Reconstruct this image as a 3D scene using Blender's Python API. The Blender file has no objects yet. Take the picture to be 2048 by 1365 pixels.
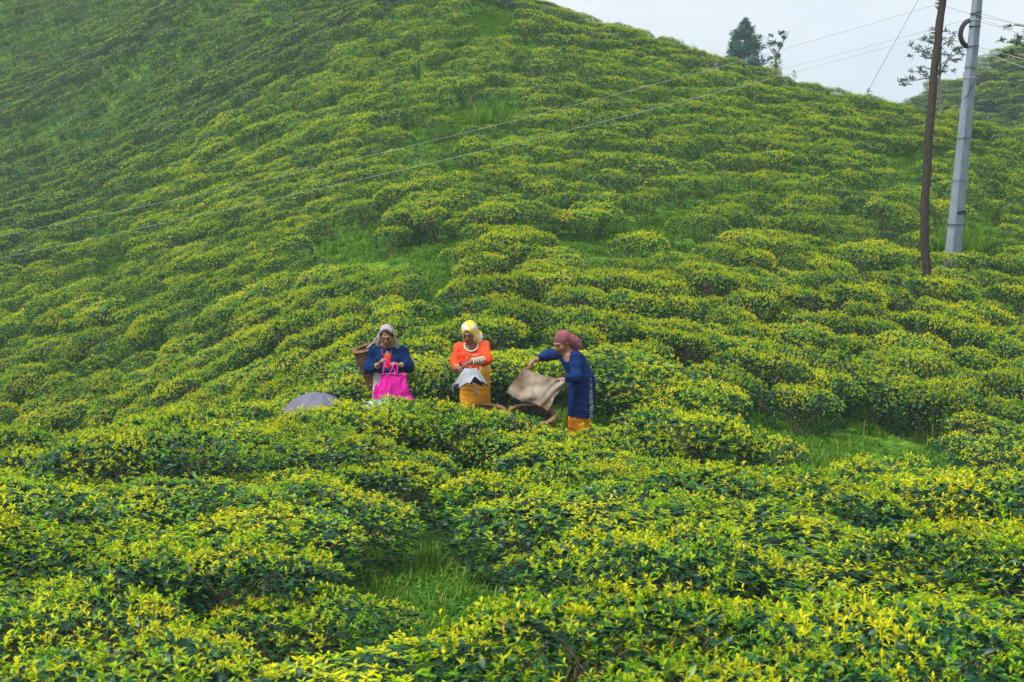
import bpy, bmesh, math, random
import numpy as np
from mathutils import Vector, Matrix

# ---------------------------------------------------------------- camera, sky, sun, exposure
scene = bpy.context.scene
COL = scene.collection
CAM_Z = 4.0
PITCH = math.radians(9.6)
FPX = 2844.0                                   # focal length in photograph pixels (50 mm on 36 mm)
cam_data = bpy.data.cameras.new('camera')
cam_data.lens = 50.0
cam_data.sensor_width = 36.0
cam_data.clip_start = 0.1
cam_data.clip_end = 4000.0
cam_data.dof.use_dof = True
cam_data.dof.focus_distance = 15.2
cam_data.dof.aperture_fstop = 7.0
cam = bpy.data.objects.new('camera', cam_data)
COL.objects.link(cam)
cam.location = (0, 0, CAM_Z)
cam.rotation_euler = (math.radians(90) - PITCH, 0, 0)
scene.camera = cam

SUN_EL, SUN_AZ = math.radians(62), math.radians(-125)     # azimuth from +Y towards +X: behind the camera, to the left
world = bpy.data.worlds.new('World')
scene.world = world
world.use_nodes = True
wn, wl = world.node_tree.nodes, world.node_tree.links
wn.clear()
w_out = wn.new('ShaderNodeOutputWorld')
w_bg = wn.new('ShaderNodeBackground')
w_sky = wn.new('ShaderNodeTexSky')
w_sky.sky_type = 'NISHITA'
w_sky.sun_disc = False
w_sky.sun_elevation = SUN_EL
w_sky.sun_rotation = SUN_AZ
w_sky.altitude = 1500
w_sky.dust_density = 4.0
w_sky.air_density = 1.0
w_scale = wn.new('ShaderNodeVectorMath'); w_scale.operation = 'SCALE'
w_scale.inputs['Scale'].default_value = 0.09
# an even overcast veil of cloud over the clear sky, with soft uneven cloud
w_tc = wn.new('ShaderNodeTexCoord')
w_noise = wn.new('ShaderNodeTexNoise')
w_noise.inputs['Scale'].default_value = 6.0
w_noise.inputs['Detail'].default_value = 5.0
w_noise.inputs['Roughness'].default_value = 0.55
w_ramp = wn.new('ShaderNodeValToRGB')
w_ramp.color_ramp.elements[0].position = 0.32
w_ramp.color_ramp.elements[0].color = (0.78, 0.85, 0.92, 1)
w_ramp.color_ramp.elements[1].position = 0.70
w_ramp.color_ramp.elements[1].color = (0.95, 0.97, 1.0, 1)
w_mix = wn.new('ShaderNodeMixRGB')
w_mix.inputs['Fac'].default_value = 0.88
wl.new(w_tc.outputs['Generated'], w_noise.inputs['Vector'])
wl.new(w_noise.outputs['Fac'], w_ramp.inputs['Fac'])
wl.new(w_sky.outputs['Color'], w_scale.inputs[0])
wl.new(w_scale.outputs['Vector'], w_mix.inputs['Color1'])
wl.new(w_ramp.outputs['Color'], w_mix.inputs['Color2'])
wl.new(w_mix.outputs['Color'], w_bg.inputs['Color'])
w_bg.inputs['Strength'].default_value = 0.35
wl.new(w_bg.outputs['Background'], w_out.inputs['Surface'])

sun_data = bpy.data.lights.new('sun', 'SUN')
sun_data.energy = 1.5
sun_data.angle = math.radians(24)
sun_data.color = (1.0, 0.95, 0.86)
sun = bpy.data.objects.new('sun', sun_data)
COL.objects.link(sun)
_sd = Vector((math.sin(SUN_AZ) * math.cos(SUN_EL), math.cos(SUN_AZ) * math.cos(SUN_EL), math.sin(SUN_EL)))
sun.rotation_euler = _sd.to_track_quat('Z', 'Y').to_euler()

scene.view_settings.view_transform = 'Standard'
scene.view_settings.look = 'None'
scene.view_settings.exposure = 1.70
scene.view_settings.gamma = 1.0
scene.view_settings.use_curve_mapping = False
scene.render.engine = 'CYCLES'
cy = scene.cycles
cy.max_bounces = 6
cy.diffuse_bounces = 3
cy.glossy_bounces = 2
cy.transmission_bounces = 4
cy.transparent_max_bounces = 4
cy.volume_bounces = 0
cy.caustics_reflective = False
cy.caustics_refractive = False
cy.use_denoising = True
cy.sample_clamp_indirect = 4.0

rng = np.random.default_rng(7)
random.seed(7)

# ---------------------------------------------------------------- helpers
CP, SP = math.cos(PITCH), math.sin(PITCH)
def W(px, py, d):
    """world point seen at photograph pixel (px, py) at the world distance Y = d"""
    u = (np.asarray(px, float) - 1024.0) / FPX
    v = (682.5 - np.asarray(py, float)) / FPX
    dy = CP + v * SP
    dz = -SP + v * CP
    d = np.asarray(d, float)
    return np.stack([u / dy * d, d + 0 * u, CAM_Z + dz / dy * d], -1)

def project(X, Y, Z):
    zc = Z - CAM_Z
    f = Y * CP - zc * SP
    up = Y * SP + zc * CP
    return 1024 + FPX * X / f, 682.5 - FPX * up / f, f

def tag(o, label=None, cat=None, group=None, kind=None):
    if label: o['label'] = label
    if cat: o['category'] = cat
    if group: o['group'] = group
    if kind: o['kind'] = kind
    return o

def link(o, parent=None):
    COL.objects.link(o)
    if parent is not None: o.parent = parent
    return o

def empty(name, loc=(0, 0, 0), rz=0.0):
    o = bpy.data.objects.new(name, None)
    o.empty_display_size = 0.1
    o.location = loc
    o.rotation_euler = (0, 0, rz)
    return link(o)

def mesh_from(name, V, F, smooth=True, mats=None, midx=None, attr=None):
    """V (n,3); F either a list of polygons or (k,m) array"""
    me = bpy.data.meshes.new(name)
    if isinstance(F, np.ndarray):
        F = [F]
    if len(F) and isinstance(F[0], np.ndarray):
        V = np.asarray(V, np.float32)
        nl = sum(f.size for f in F); nf = sum(len(f) for f in F)
        me.vertices.add(len(V)); me.vertices.foreach_set('co', V.ravel())
        me.loops.add(nl); me.polygons.add(nf)
        me.loops.foreach_set('vertex_index', np.concatenate([f.ravel() for f in F]).astype(np.int32))
        tot = np.concatenate([np.full(len(f), f.shape[1]) for f in F]).astype(np.int32)
        st = np.concatenate([[0], np.cumsum(tot)[:-1]]).astype(np.int32)
        me.polygons.foreach_set('loop_start', st)
        me.polygons.foreach_set('loop_total', tot)
    else:
        me.from_pydata([tuple(v) for v in V], [], [tuple(f) for f in F])
    me.polygons.foreach_set('use_smooth', np.full(len(me.polygons), smooth))
    for m in (mats or []): me.materials.append(m)
    if midx is not None: me.polygons.foreach_set('material_index', np.asarray(midx, np.int32))
    for k, a in (attr or {}).items():
        a = np.asarray(a, np.float32)
        if a.ndim == 1:
            at = me.attributes.new(k, 'FLOAT', 'POINT'); at.data.foreach_set('value', a)
        else:
            at = me.attributes.new(k, 'FLOAT_VECTOR', 'POINT'); at.data.foreach_set('vector', a.ravel())
    me.update()
    me.validate()
    return me

def obj(name, me, parent=None, loc=None):
    o = bpy.data.objects.new(name, me)
    if loc is not None: o.location = loc
    return link(o, parent)

class MB:
    """collects simple shapes into one mesh"""
    def __init__(s): s.V = []; s.F = []; s.n = 0
    def add(s, V, F):
        V = np.asarray(V, float); s.V.append(V); s.F += [tuple(int(i) + s.n for i in f) for f in F]; s.n += len(V)
    def tube(s, pts, rad, sides=8, closed=False, caps=True):
        pts = np.asarray(pts, float); n = len(pts)
        rad = np.broadcast_to(np.asarray(rad, float), (n,))
        if closed: tan = np.roll(pts, -1, 0) - np.roll(pts, 1, 0)
        else: tan = np.gradient(pts, axis=0)
        tan /= np.linalg.norm(tan, axis=1)[:, None] + 1e-12
        up = np.array([0, 0, 1.0]) if abs(tan[0, 2]) < 0.9 else np.array([1.0, 0, 0])
        a = np.cross(tan[0], up); a /= np.linalg.norm(a)
        V = []
        ang = np.linspace(0, 2 * math.pi, sides, endpoint=False)
        for i in range(n):
            a = a - tan[i] * a.dot(tan[i]); a /= np.linalg.norm(a) + 1e-12
            b = np.cross(tan[i], a)
            V.append(pts[i] + rad[i] * (np.cos(ang)[:, None] * a + np.sin(ang)[:, None] * b))
        V = np.concatenate(V); F = []
        for i in range(n if closed else n - 1):
            j = (i + 1) % n
            for k in range(sides):
                l = (k + 1) % sides
                F.append((i * sides + k, i * sides + l, j * sides + l, j * sides + k))
        if caps and not closed:
            F.append(tuple(range(sides - 1, -1, -1)))
            F.append(tuple((n - 1) * sides + k for k in range(sides)))
        s.add(V, F)
    def box(s, c, size, rot=None):
        h = np.array(size) / 2
        V = np.array([[x, y, z] for x in (-1, 1) for y in (-1, 1) for z in (-1, 1)]) * h
        if rot is not None: V = V @ np.array(rot).T
        s.add(V + np.array(c), [(0, 1, 3, 2), (4, 6, 7, 5), (0, 4, 5, 1), (2, 3, 7, 6), (0, 2, 6, 4), (1, 5, 7, 3)])
    def grid(s, P, wrap_u=False):
        """P (nu, nv, 3)"""
        nu, nv = P.shape[:2]; F = []
        for i in range(nu if wrap_u else nu - 1):
            for j in range(nv - 1):
                i2 = (i + 1) % nu
                F.append((i * nv + j, i2 * nv + j, i2 * nv + j + 1, i * nv + j + 1))
        s.add(P.reshape(-1, 3), F)
    def mesh(s, name, mat=None, smooth=True, attr=None):
        return mesh_from(name, np.concatenate(s.V), s.F, smooth, [mat] if mat else None, attr=attr)
    def build(s, name, mat=None, parent=None, smooth=True, loc=None):
        return obj(name, s.mesh(name, mat, smooth), parent, loc)

def snoise(P, seed=0, octaves=3, scale=1.0):
    """cheap smooth noise from summed rotated sines, about -1..1"""
    r = np.random.default_rng(seed)
    P = np.asarray(P, float) * scale
    out = np.zeros(P.shape[:-1]); amp = 1.0; tot = 0
    for o in range(octaves):
        for k in range(4):
            d = r.normal(size=P.shape[-1]); d /= np.linalg.norm(d)
            out += amp * np.sin(P @ d * (2.0 ** o) * (1 + 0.4 * r.random()) + r.random() * 6.28) / 2.0
        tot += amp * 1.0; amp *= 0.55
    return out / tot

# ---------------------------------------------------------------- materials
def nodes_of(name):
    m = bpy.data.materials.new(name); m.use_nodes = True
    nt = m.node_tree; nt.nodes.clear()
    out = nt.nodes.new('ShaderNodeOutputMaterial')
    b = nt.nodes.new('ShaderNodeBsdfPrincipled')
    nt.links.new(b.outputs['BSDF'], out.inputs['Surface'])
    return m, nt, b, out

def ramp_node(nt, stops):
    r = nt.nodes.new('ShaderNodeValToRGB')
    e = r.color_ramp.elements
    while len(e) < len(stops): e.new(0.5)
    for el, (p, c) in zip(e, stops):
        el.position = p; el.color = (*c, 1)
    return r

def simple_mat(name, c1, c2=None, scale=8.0, rough=0.8, bump=0.0, bscale=None, detail=4, spec=0.3, coord='Object', stretch=None, wave=None):
    """two-tone noise material with optional bump; wave = (scale, strength) adds woven/knit ridges to the bump"""
    m, nt, b, out = nodes_of(name)
    tc = nt.nodes.new('ShaderNodeTexCoord')
    src = tc.outputs[coord]
    if stretch:
        mp = nt.nodes.new('ShaderNodeMapping'); mp.inputs['Scale'].default_value = stretch
        nt.links.new(src, mp.inputs['Vector']); src = mp.outputs['Vector']
    nz = nt.nodes.new('ShaderNodeTexNoise')
    nz.inputs['Scale'].default_value = scale; nz.inputs['Detail'].default_value = detail
    nt.links.new(src, nz.inputs['Vector'])
    rp = ramp_node(nt, [(0.35, c1), (0.68, c2 or tuple(0.8 * x for x in c1))])
    nt.links.new(nz.outputs['Fac'], rp.inputs['Fac'])
    nt.links.new(rp.outputs['Color'], b.inputs['Base Color'])
    b.inputs['Roughness'].default_value = rough
    b.inputs['Specular IOR Level'].default_value = spec
    if bump or wave:
        bp = nt.nodes.new('ShaderNodeBump')
        bp.inputs['Distance'].default_value = 0.01
        nz2 = nt.nodes.new('ShaderNodeTexNoise')
        nz2.inputs['Scale'].default_value = bscale or scale * 3
        nz2.inputs['Detail'].default_value = 4
        nt.links.new(src, nz2.inputs['Vector'])
        h = nz2.outputs['Fac']
        if wave:
            wv = nt.nodes.new('ShaderNodeTexWave'); wv.inputs['Scale'].default_value = wave[0]
            wv.bands_direction = 'Z'; wv.inputs['Distortion'].default_value = 0.6
            nt.links.new(src, wv.inputs['Vector'])
            mm = nt.nodes.new('ShaderNodeMath'); mm.operation = 'MULTIPLY_ADD'
            mm.inputs[1].default_value = wave[1]
            nt.links.new(wv.outputs['Fac'], mm.inputs[0]); nt.links.new(h, mm.inputs[2]); h = mm.outputs[0]
        bp.inputs['Strength'].default_value = bump or 0.3
        nt.links.new(h, bp.inputs['Height'])
        nt.links.new(bp.outputs['Normal'], b.inputs['Normal'])
    return m

def leaf_mat(name, stops, rough=0.42, transl=0.35, spec=0.4, hue_var=0.012, val_var=0.25):
    """leaf colours from the per-leaf 'tint' value, varied per plant; part of the light passes through"""
    m, nt, b, out = nodes_of(name)
    at = nt.nodes.new('ShaderNodeAttribute'); at.attribute_name = 'tint'
    rp = ramp_node(nt, stops)
    nt.links.new(at.outputs['Fac'], rp.inputs['Fac'])
    oi = nt.nodes.new('ShaderNodeObjectInfo')
    geo = nt.nodes.new('ShaderNodeNewGeometry')
    nz = nt.nodes.new('ShaderNodeTexNoise'); nz.inputs['Scale'].default_value = 0.55; nz.inputs['Detail'].default_value = 3
    nt.links.new(geo.outputs['Position'], nz.inputs['Vector'])
    add = nt.nodes.new('ShaderNodeMath'); add.operation = 'ADD'
    nt.links.new(oi.outputs['Random'], add.inputs[0]); nt.links.new(nz.outputs['Fac'], add.inputs[1])
    mr1 = nt.nodes.new('ShaderNodeMapRange')
    for k, v in zip(('From Min', 'From Max', 'To Min', 'To Max'), (0.3, 1.7, 0.5 - hue_var, 0.5 + hue_var)): mr1.inputs[k].default_value = v
    mr2 = nt.nodes.new('ShaderNodeMapRange')
    for k, v in zip(('From Min', 'From Max', 'To Min', 'To Max'), (0.3, 1.7, 1 + val_var, 1 - val_var)): mr2.inputs[k].default_value = v
    nt.links.new(add.outputs[0], mr1.inputs['Value']); nt.links.new(add.outputs[0], mr2.inputs['Value'])
    hs = nt.nodes.new('ShaderNodeHueSaturation')
    nt.links.new(mr1.outputs[0], hs.inputs['Hue']); nt.links.new(mr2.outputs[0], hs.inputs['Value'])
    nt.links.new(rp.outputs['Color'], hs.inputs['Color'])
    nt.links.new(hs.outputs['Color'], b.inputs['Base Color'])
    b.inputs['Roughness'].default_value = rough
    b.inputs['Specular IOR Level'].default_value = spec
    if transl > 0:
        tr = nt.nodes.new('ShaderNodeBsdfTranslucent')
        nt.links.new(hs.outputs['Color'], tr.inputs['Color'])
        mx = nt.nodes.new('ShaderNodeMixShader'); mx.inputs['Fac'].default_value = transl
        nt.links.new(b.outputs['BSDF'], mx.inputs[1]); nt.links.new(tr.outputs['BSDF'], mx.inputs[2])
        nt.links.new(mx.outputs['Shader'], out.inputs['Surface'])
    return m

M_YOUNG = leaf_mat('young_tea_leaf', [(0.0, (0.06, 0.25, 0.008)), (0.35, (0.145, 0.39, 0.003)), (0.65, (0.35, 0.50, 0.002)), (0.95, (0.60, 0.59, 0.002)), (1.0, (0.52, 0.26, 0.03))], rough=0.5, transl=0.34, spec=0.22)
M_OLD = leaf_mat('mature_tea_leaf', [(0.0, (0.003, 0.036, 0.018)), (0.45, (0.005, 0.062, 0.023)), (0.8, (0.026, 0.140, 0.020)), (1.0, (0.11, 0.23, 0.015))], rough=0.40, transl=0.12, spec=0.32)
M_TWIG = simple_mat('tea_wood', (0.10, 0.065, 0.04), (0.20, 0.15, 0.11), scale=22, rough=0.9, bump=0.4)
M_GRASS = leaf_mat('grass_blade', [(0.0, (0.03, 0.13, 0.008)), (0.4, (0.08, 0.25, 0.010)), (0.7, (0.20, 0.33, 0.02)), (1.0, (0.36, 0.31, 0.09))], rough=0.55, transl=0.4, spec=0.25)
# ---------------------------------------------------------------- the lie of the land
# measured points of the bush tops: pixel x, pixel y, distance; the soil lies BUSH_H below them
BUSH_H = 0.78
_tops = [
    (-500, 1365, 5.0), (0, 1365, 5.1), (1024, 1365, 5.0), (2048, 1365, 4.9), (2600, 1365, 5.0),
    (0, 1150, 6.9), (1024, 1130, 7.2), (2048, 1120, 7.3), (-500, 1100, 7.0), (2600, 1100, 8),
    (300, 1000, 9.1), (1024, 950, 10.6), (1600, 960, 11.2), (2048, 980, 11.6),
    (0, 905, 10.8), (300, 857, 12.6), (580, 818, 14.2), (-400, 960, 9.6),
    (820, 815, 14.4), (1024, 835, 14.0), (1200, 850, 13.8), (1400, 815, 14.9), (1600, 890, 13.4),
    (1750, 968, 12.6), (1950, 985, 12.2), (1800, 785, 17.0), (2048, 850, 15.5), (2300, 900, 15),
    # the dip beyond the crest, on the left
    (0, 862, 23), (300, 825, 23), (520, 790, 19.5), (-400, 880, 22),
    (0, 740, 26), (300, 740, 23), (550, 700, 20.5), (700, 720, 17.5),
    (0, 600, 32), (300, 600, 28), (600, 600, 23), (800, 620, 19.5),
    (0, 500, 37), (230, 440, 38), (500, 430, 32), (700, 480, 26),
    (0, 330, 53), (250, 250, 52), (500, 250, 43), (750, 300, 34),
    (0, 100, 72), (250, 60, 68), (500, 60, 56), (750, 100, 44),
    (-500, 500, 46), (-500, 250, 64), (-500, 50, 80), (0, -80, 84), (500, -80, 64), (900, -60, 50),
    # the spur in the middle
    (1000, 640, 17.6), (1200, 700, 16.6), (1000, 550, 21), (1000, 400, 27), (1000, 250, 34), (1000, 110, 41), (1000, 0, 46),
    # the right flank
    (1350, 740, 16.6), (1600, 760, 16.4), (1300, 600, 20.0), (1600, 650, 20), (1350, 460, 25), (1600, 500, 25), (1350, 300, 32.5), (1600, 350, 31), (1350, 170, 39), (1600, 220, 37.5),
    (1850, 640, 20.5), (1850, 545, 24), (1910, 470, 27), (1850, 330, 32.5), (2048, 400, 31), (2048, 600, 23), (2048, 740, 18.5), (2400, 500, 30), (2400, 700, 22),
    # skyline
    (1100, 5, 47), (1300, 65, 45), (1450, 106, 43.5), (1560, 148, 42), (1700, 183, 41), (1800, 206, 40.5), (1920, 228, 40.5), (2048, 250, 41), (2300, 300, 42),
]
_P = np.array([W(*t) for t in _tops]); _P[:, 2] -= BUSH_H
_extra = []
for px, py, d in [(1100, 5, 47), (1300, 65, 45), (1450, 106, 43.5), (1560, 148, 42), (1700, 183, 41), (1800, 206, 40.5), (2048, 250, 41), (2300, 300, 42)]:
    for dd, dz in ((8, 1.7), (22, 6.5), (40, 14)):
        q = W(px, py, d + dd); q[2] -= BUSH_H + dz; _extra.append(q)
_extra += [np.array(p, float) for p in [(-30, 98, 13), (-10, 82, 10.5), (-48, 90, 11), (-25, 120, 8), (-50, 125, 6), (8, 85, 3),
                                        (-8, 0, 1.2), (0, 0, 1.35), (8, 0, 1.2), (0, -8, 1.7), (-10, -8, 1.6), (10, -8, 1.6), (-14, 15, -1.2), (16, 10, -0.2), (22, 25, -0.9)]]
_P = np.concatenate([_P, np.array(_extra)])
def _tps(r2): return np.where(r2 > 1e-12, r2 * np.log(np.maximum(r2, 1e-12)), 0.0)
_S = 20.0
_xy = _P[:, :2] / _S
_n = len(_P)
_K = _tps(((_xy[:, None] - _xy[None]) ** 2).sum(-1)) + np.eye(_n) * 0.0012
_A = np.zeros((_n + 3, _n + 3)); _A[:_n, :_n] = _K; _A[:_n, _n] = 1; _A[:_n, _n + 1:] = _xy; _A[_n, :_n] = 1; _A[_n + 1:, :_n] = _xy.T
_c = np.linalg.solve(_A, np.concatenate([_P[:, 2], np.zeros(3)]))

def ground_z(X, Y):
    X = np.asarray(X, float); Y = np.asarray(Y, float)
    sh = np.broadcast(X, Y).shape
    xf = np.broadcast_to(X, sh).ravel(); yf = np.broadcast_to(Y, sh).ravel()
    q = np.stack([np.clip(xf, -70, 60), np.clip(yf, -15, 135)], -1) / _S
    z = np.empty(len(q))
    for s in range(0, len(q), 20000):
        e = slice(s, s + 20000)
        z[e] = _tps(((q[e, None] - _xy[None]) ** 2).sum(-1)) @ _c[:_n] + _c[_n] + q[e] @ _c[_n + 1:]
    # far outside the measured slope the land falls away into the valley
    out = np.maximum(np.maximum(np.abs(xf + 5) - 45, yf - 105), -10 - yf) / 60.0
    t = np.clip(out, 0, 1); t = t * t * (3 - 2 * t)
    z = np.clip(z, -30, 17) * (1 - t) + -30.0 * t
    return z.reshape(sh)

_gx = np.arange(-60, 60.01, 0.6); _gy = np.arange(-12, 108.01, 0.6)
def _stretch(a, far, n):
    g = np.geomspace(1.0, far, n)
    return np.concatenate([(a[0] - g)[::-1], a, a[-1] + g])
GX, GY = _stretch(_gx, 420, 18), _stretch(_gy, 420, 18)
XX, YY = np.meshgrid(GX, GY, indexing='ij')
ZZ = ground_z(XX, YY)
ZZ = ZZ + 0.035 * snoise(np.stack([XX, YY], -1), 3, 3, 1.6)

def gz(X, Y):
    """terrain height at points near the slope, read off the built sheet"""
    X = np.asarray(X, float); Y = np.asarray(Y, float)
    i = np.clip(np.searchsorted(GX, X) - 1, 0, len(GX) - 2); j = np.clip(np.searchsorted(GY, Y) - 1, 0, len(GY) - 2)
    a = np.clip((X - GX[i]) / (GX[i + 1] - GX[i]), 0, 1); b = np.clip((Y - GY[j]) / (GY[j + 1] - GY[j]), 0, 1)
    return ((ZZ[i, j] * (1 - a) + ZZ[i + 1, j] * a) * (1 - b) + (ZZ[i, j + 1] * (1 - a) + ZZ[i + 1, j + 1] * a) * b)

def pix_ground(px, py, lift=0.0, d0=3.5, d1=95.0):
    """first point of the land (raised by lift) met by the line of sight through a pixel"""
    d = np.arange(d0, d1, 0.05)
    q = W(np.full_like(d, px), np.full_like(d, py), d)
    h = q[:, 2] - gz(q[:, 0], q[:, 1]) - lift
    k = np.argmax(h < 0) if (h < 0).any() else len(d) - 1
    return q[k]

def ground_mat():
    m, nt, b, out = nodes_of('grassy_soil')
    geo = nt.nodes.new('ShaderNodeNewGeometry')
    n1 = nt.nodes.new('ShaderNodeTexNoise'); n1.inputs['Scale'].default_value = 0.7; n1.inputs['Detail'].default_value = 6
    n2 = nt.nodes.new('ShaderNodeTexNoise'); n2.inputs['Scale'].default_value = 9; n2.inputs['Detail'].default_value = 5
    for n in (n1, n2): nt.links.new(geo.outputs['Position'], n.inputs['Vector'])
    r1 = ramp_node(nt, [(0.28, (0.05, 0.13, 0.012)), (0.5, (0.09, 0.22, 0.015)), (0.70, (0.15, 0.26, 0.025)), (0.85, (0.16, 0.11, 0.05))])
    r2 = ramp_node(nt, [(0.3, (0.35, 0.35, 0.35)), (0.7, (1.25, 1.25, 1.25))])
    nt.links.new(n1.outputs['Fac'], r1.inputs['Fac']); nt.links.new(n2.outputs['Fac'], r2.inputs['Fac'])
    mx = nt.nodes.new('ShaderNodeMixRGB'); mx.blend_type = 'MULTIPLY'; mx.inputs['Fac'].default_value = 1
    nt.links.new(r1.outputs['Color'], mx.inputs['Color1']); nt.links.new(r2.outputs['Color'], mx.inputs['Color2'])
    nt.links.new(mx.outputs['Color'], b.inputs['Base Color'])
    b.inputs['Roughness'].default_value = 0.95; b.inputs['Specular IOR Level'].default_value = 0.1
    bp = nt.nodes.new('ShaderNodeBump'); bp.inputs['Strength'].default_value = 0.6; bp.inputs['Distance'].default_value = 0.08
    nt.links.new(n2.outputs['Fac'], bp.inputs['Height']); nt.links.new(bp.outputs['Normal'], b.inputs['Normal'])
    return m
M_GROUND = ground_mat()
_b = MB()
_nx, _ny = len(GX), len(GY)
_id = np.arange(_nx * _ny).reshape(_nx, _ny)
_q = np.stack([_id[:-1, :-1], _id[1:, :-1], _id[1:, 1:], _id[:-1, 1:]], -1).reshape(-1, 4)
ground = obj('ground', mesh_from('ground', np.stack([XX, YY, ZZ], -1).reshape(-1, 3), _q, True, [M_GROUND]))
tag(ground, 'grassy hillside soil under the tea bushes', None, None, 'structure')

# the bluish hill across the valley on the right
_hx = np.linspace(14, 120, 90); _hy = np.linspace(62, 170, 70)
HX, HY = np.meshgrid(_hx, _hy, indexing='ij')
def far_hill_z(X, Y):
    # ridge: rises to the right; nearest flank faces the camera
    crest = np.interp(X, [14, 27, 30, 34, 40, 60, 85, 120], [-8.5, 0.9, 3.6, 5.6, 7.9, 12, 13, 6])
    flank = np.interp(Y, [62, 70, 82, 100, 106, 125, 170], [-24, -13, -7.0, -1.2, 0.0, -3, -25])
    return crest + flank + 0.25 * snoise(np.stack([X, Y], -1), 5, 3, 0.35) - np.clip((X - 95) / 25, 0, 1) ** 2 * 26
HZ = far_hill_z(HX, HY)
_id = np.arange(HX.size).reshape(HX.shape)
_q = np.stack([_id[:-1, :-1], _id[1:, :-1], _id[1:, 1:], _id[:-1, 1:]], -1).reshape(-1, 4)
hill = obj('hill', mesh_from('hill', np.stack([HX, HY, HZ], -1).reshape(-1, 3), _q, True, [M_GROUND]))
tag(hill, 'hill across the dip behind the two poles', None, None, 'structure')
# ---------------------------------------------------------------- tea bushes
def rand_rot(az, el, roll):
    """frames whose local +Y points along azimuth az / elevation el, rolled about it; (n,3,3) columns x,y,z"""
    y = np.stack([np.cos(el) * np.cos(az), np.cos(el) * np.sin(az), np.sin(el)], -1)
    up = np.broadcast_to(np.array([0, 0, 1.0]), y.shape)
    x = np.cross(y, up); x /= np.linalg.norm(x, axis=1)[:, None] + 1e-9
    z = np.cross(x, y)
    c, s = np.cos(roll)[:, None], np.sin(roll)[:, None]
    return np.stack([x * c + z * s, y, z * c - x * s], -1)

# leaf blade along +Y, folded along its midrib
LEAF_HI = (np.array([[0, 0, 0], [-.42, .32, .10], [0, .34, 0], [.42, .32, .10], [-.36, .68, .09], [0, .70, 0], [.36, .68, .09], [0, 1, 0]]),
           [np.array([[0, 2, 1], [0, 3, 2], [4, 5, 7], [5, 6, 7]]), np.array([[1, 2, 5, 4], [2, 3, 6, 5]])])
LEAF_LO = (np.array([[0, 0, 0], [-.45, .48, .10], [.45, .48, .10], [0, 1, 0]]), [np.array([[0, 3, 1], [0, 2, 3]])])

def leaves(pos, R, length, width, arch, tint, tmpl):
    """instances of a leaf template; arch bends the tip down"""
    T, Fs = tmpl; n = len(pos); k = len(T)
    L = np.repeat(T[None], n, 0).copy()
    L[:, :, 0] *= width[:, None]; L[:, :, 2] *= width[:, None]
    y = L[:, :, 1].copy()
    L[:, :, 1] = y * length[:, None] * (1 - 0.18 * np.abs(arch[:, None]) * y)
    L[:, :, 2] += -arch[:, None] * length[:, None] * (y ** 2) * 0.55
    V = np.einsum('nij,nkj->nki', R, L) + pos[:, None]
    off = (np.arange(n) * k)[:, None, None]
    return V.reshape(-1, 3), [(f[None] + off).reshape(-1, f.shape[1]) for f in Fs], np.repeat(tint, k)

def join_leaf_sets(sets):
    V, F3, F4, T = [], [], [], []; o = 0
    for v, fs, t in sets:
        V.append(v); T.append(t)
        for f in fs: (F3 if f.shape[1] == 3 else F4).append(f + o)
        o += len(v)
    Fs = []
    if F3: Fs.append(np.concatenate(F3))
    if F4: Fs.append(np.concatenate(F4))
    return np.concatenate(V), Fs, np.concatenate(T)

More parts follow.
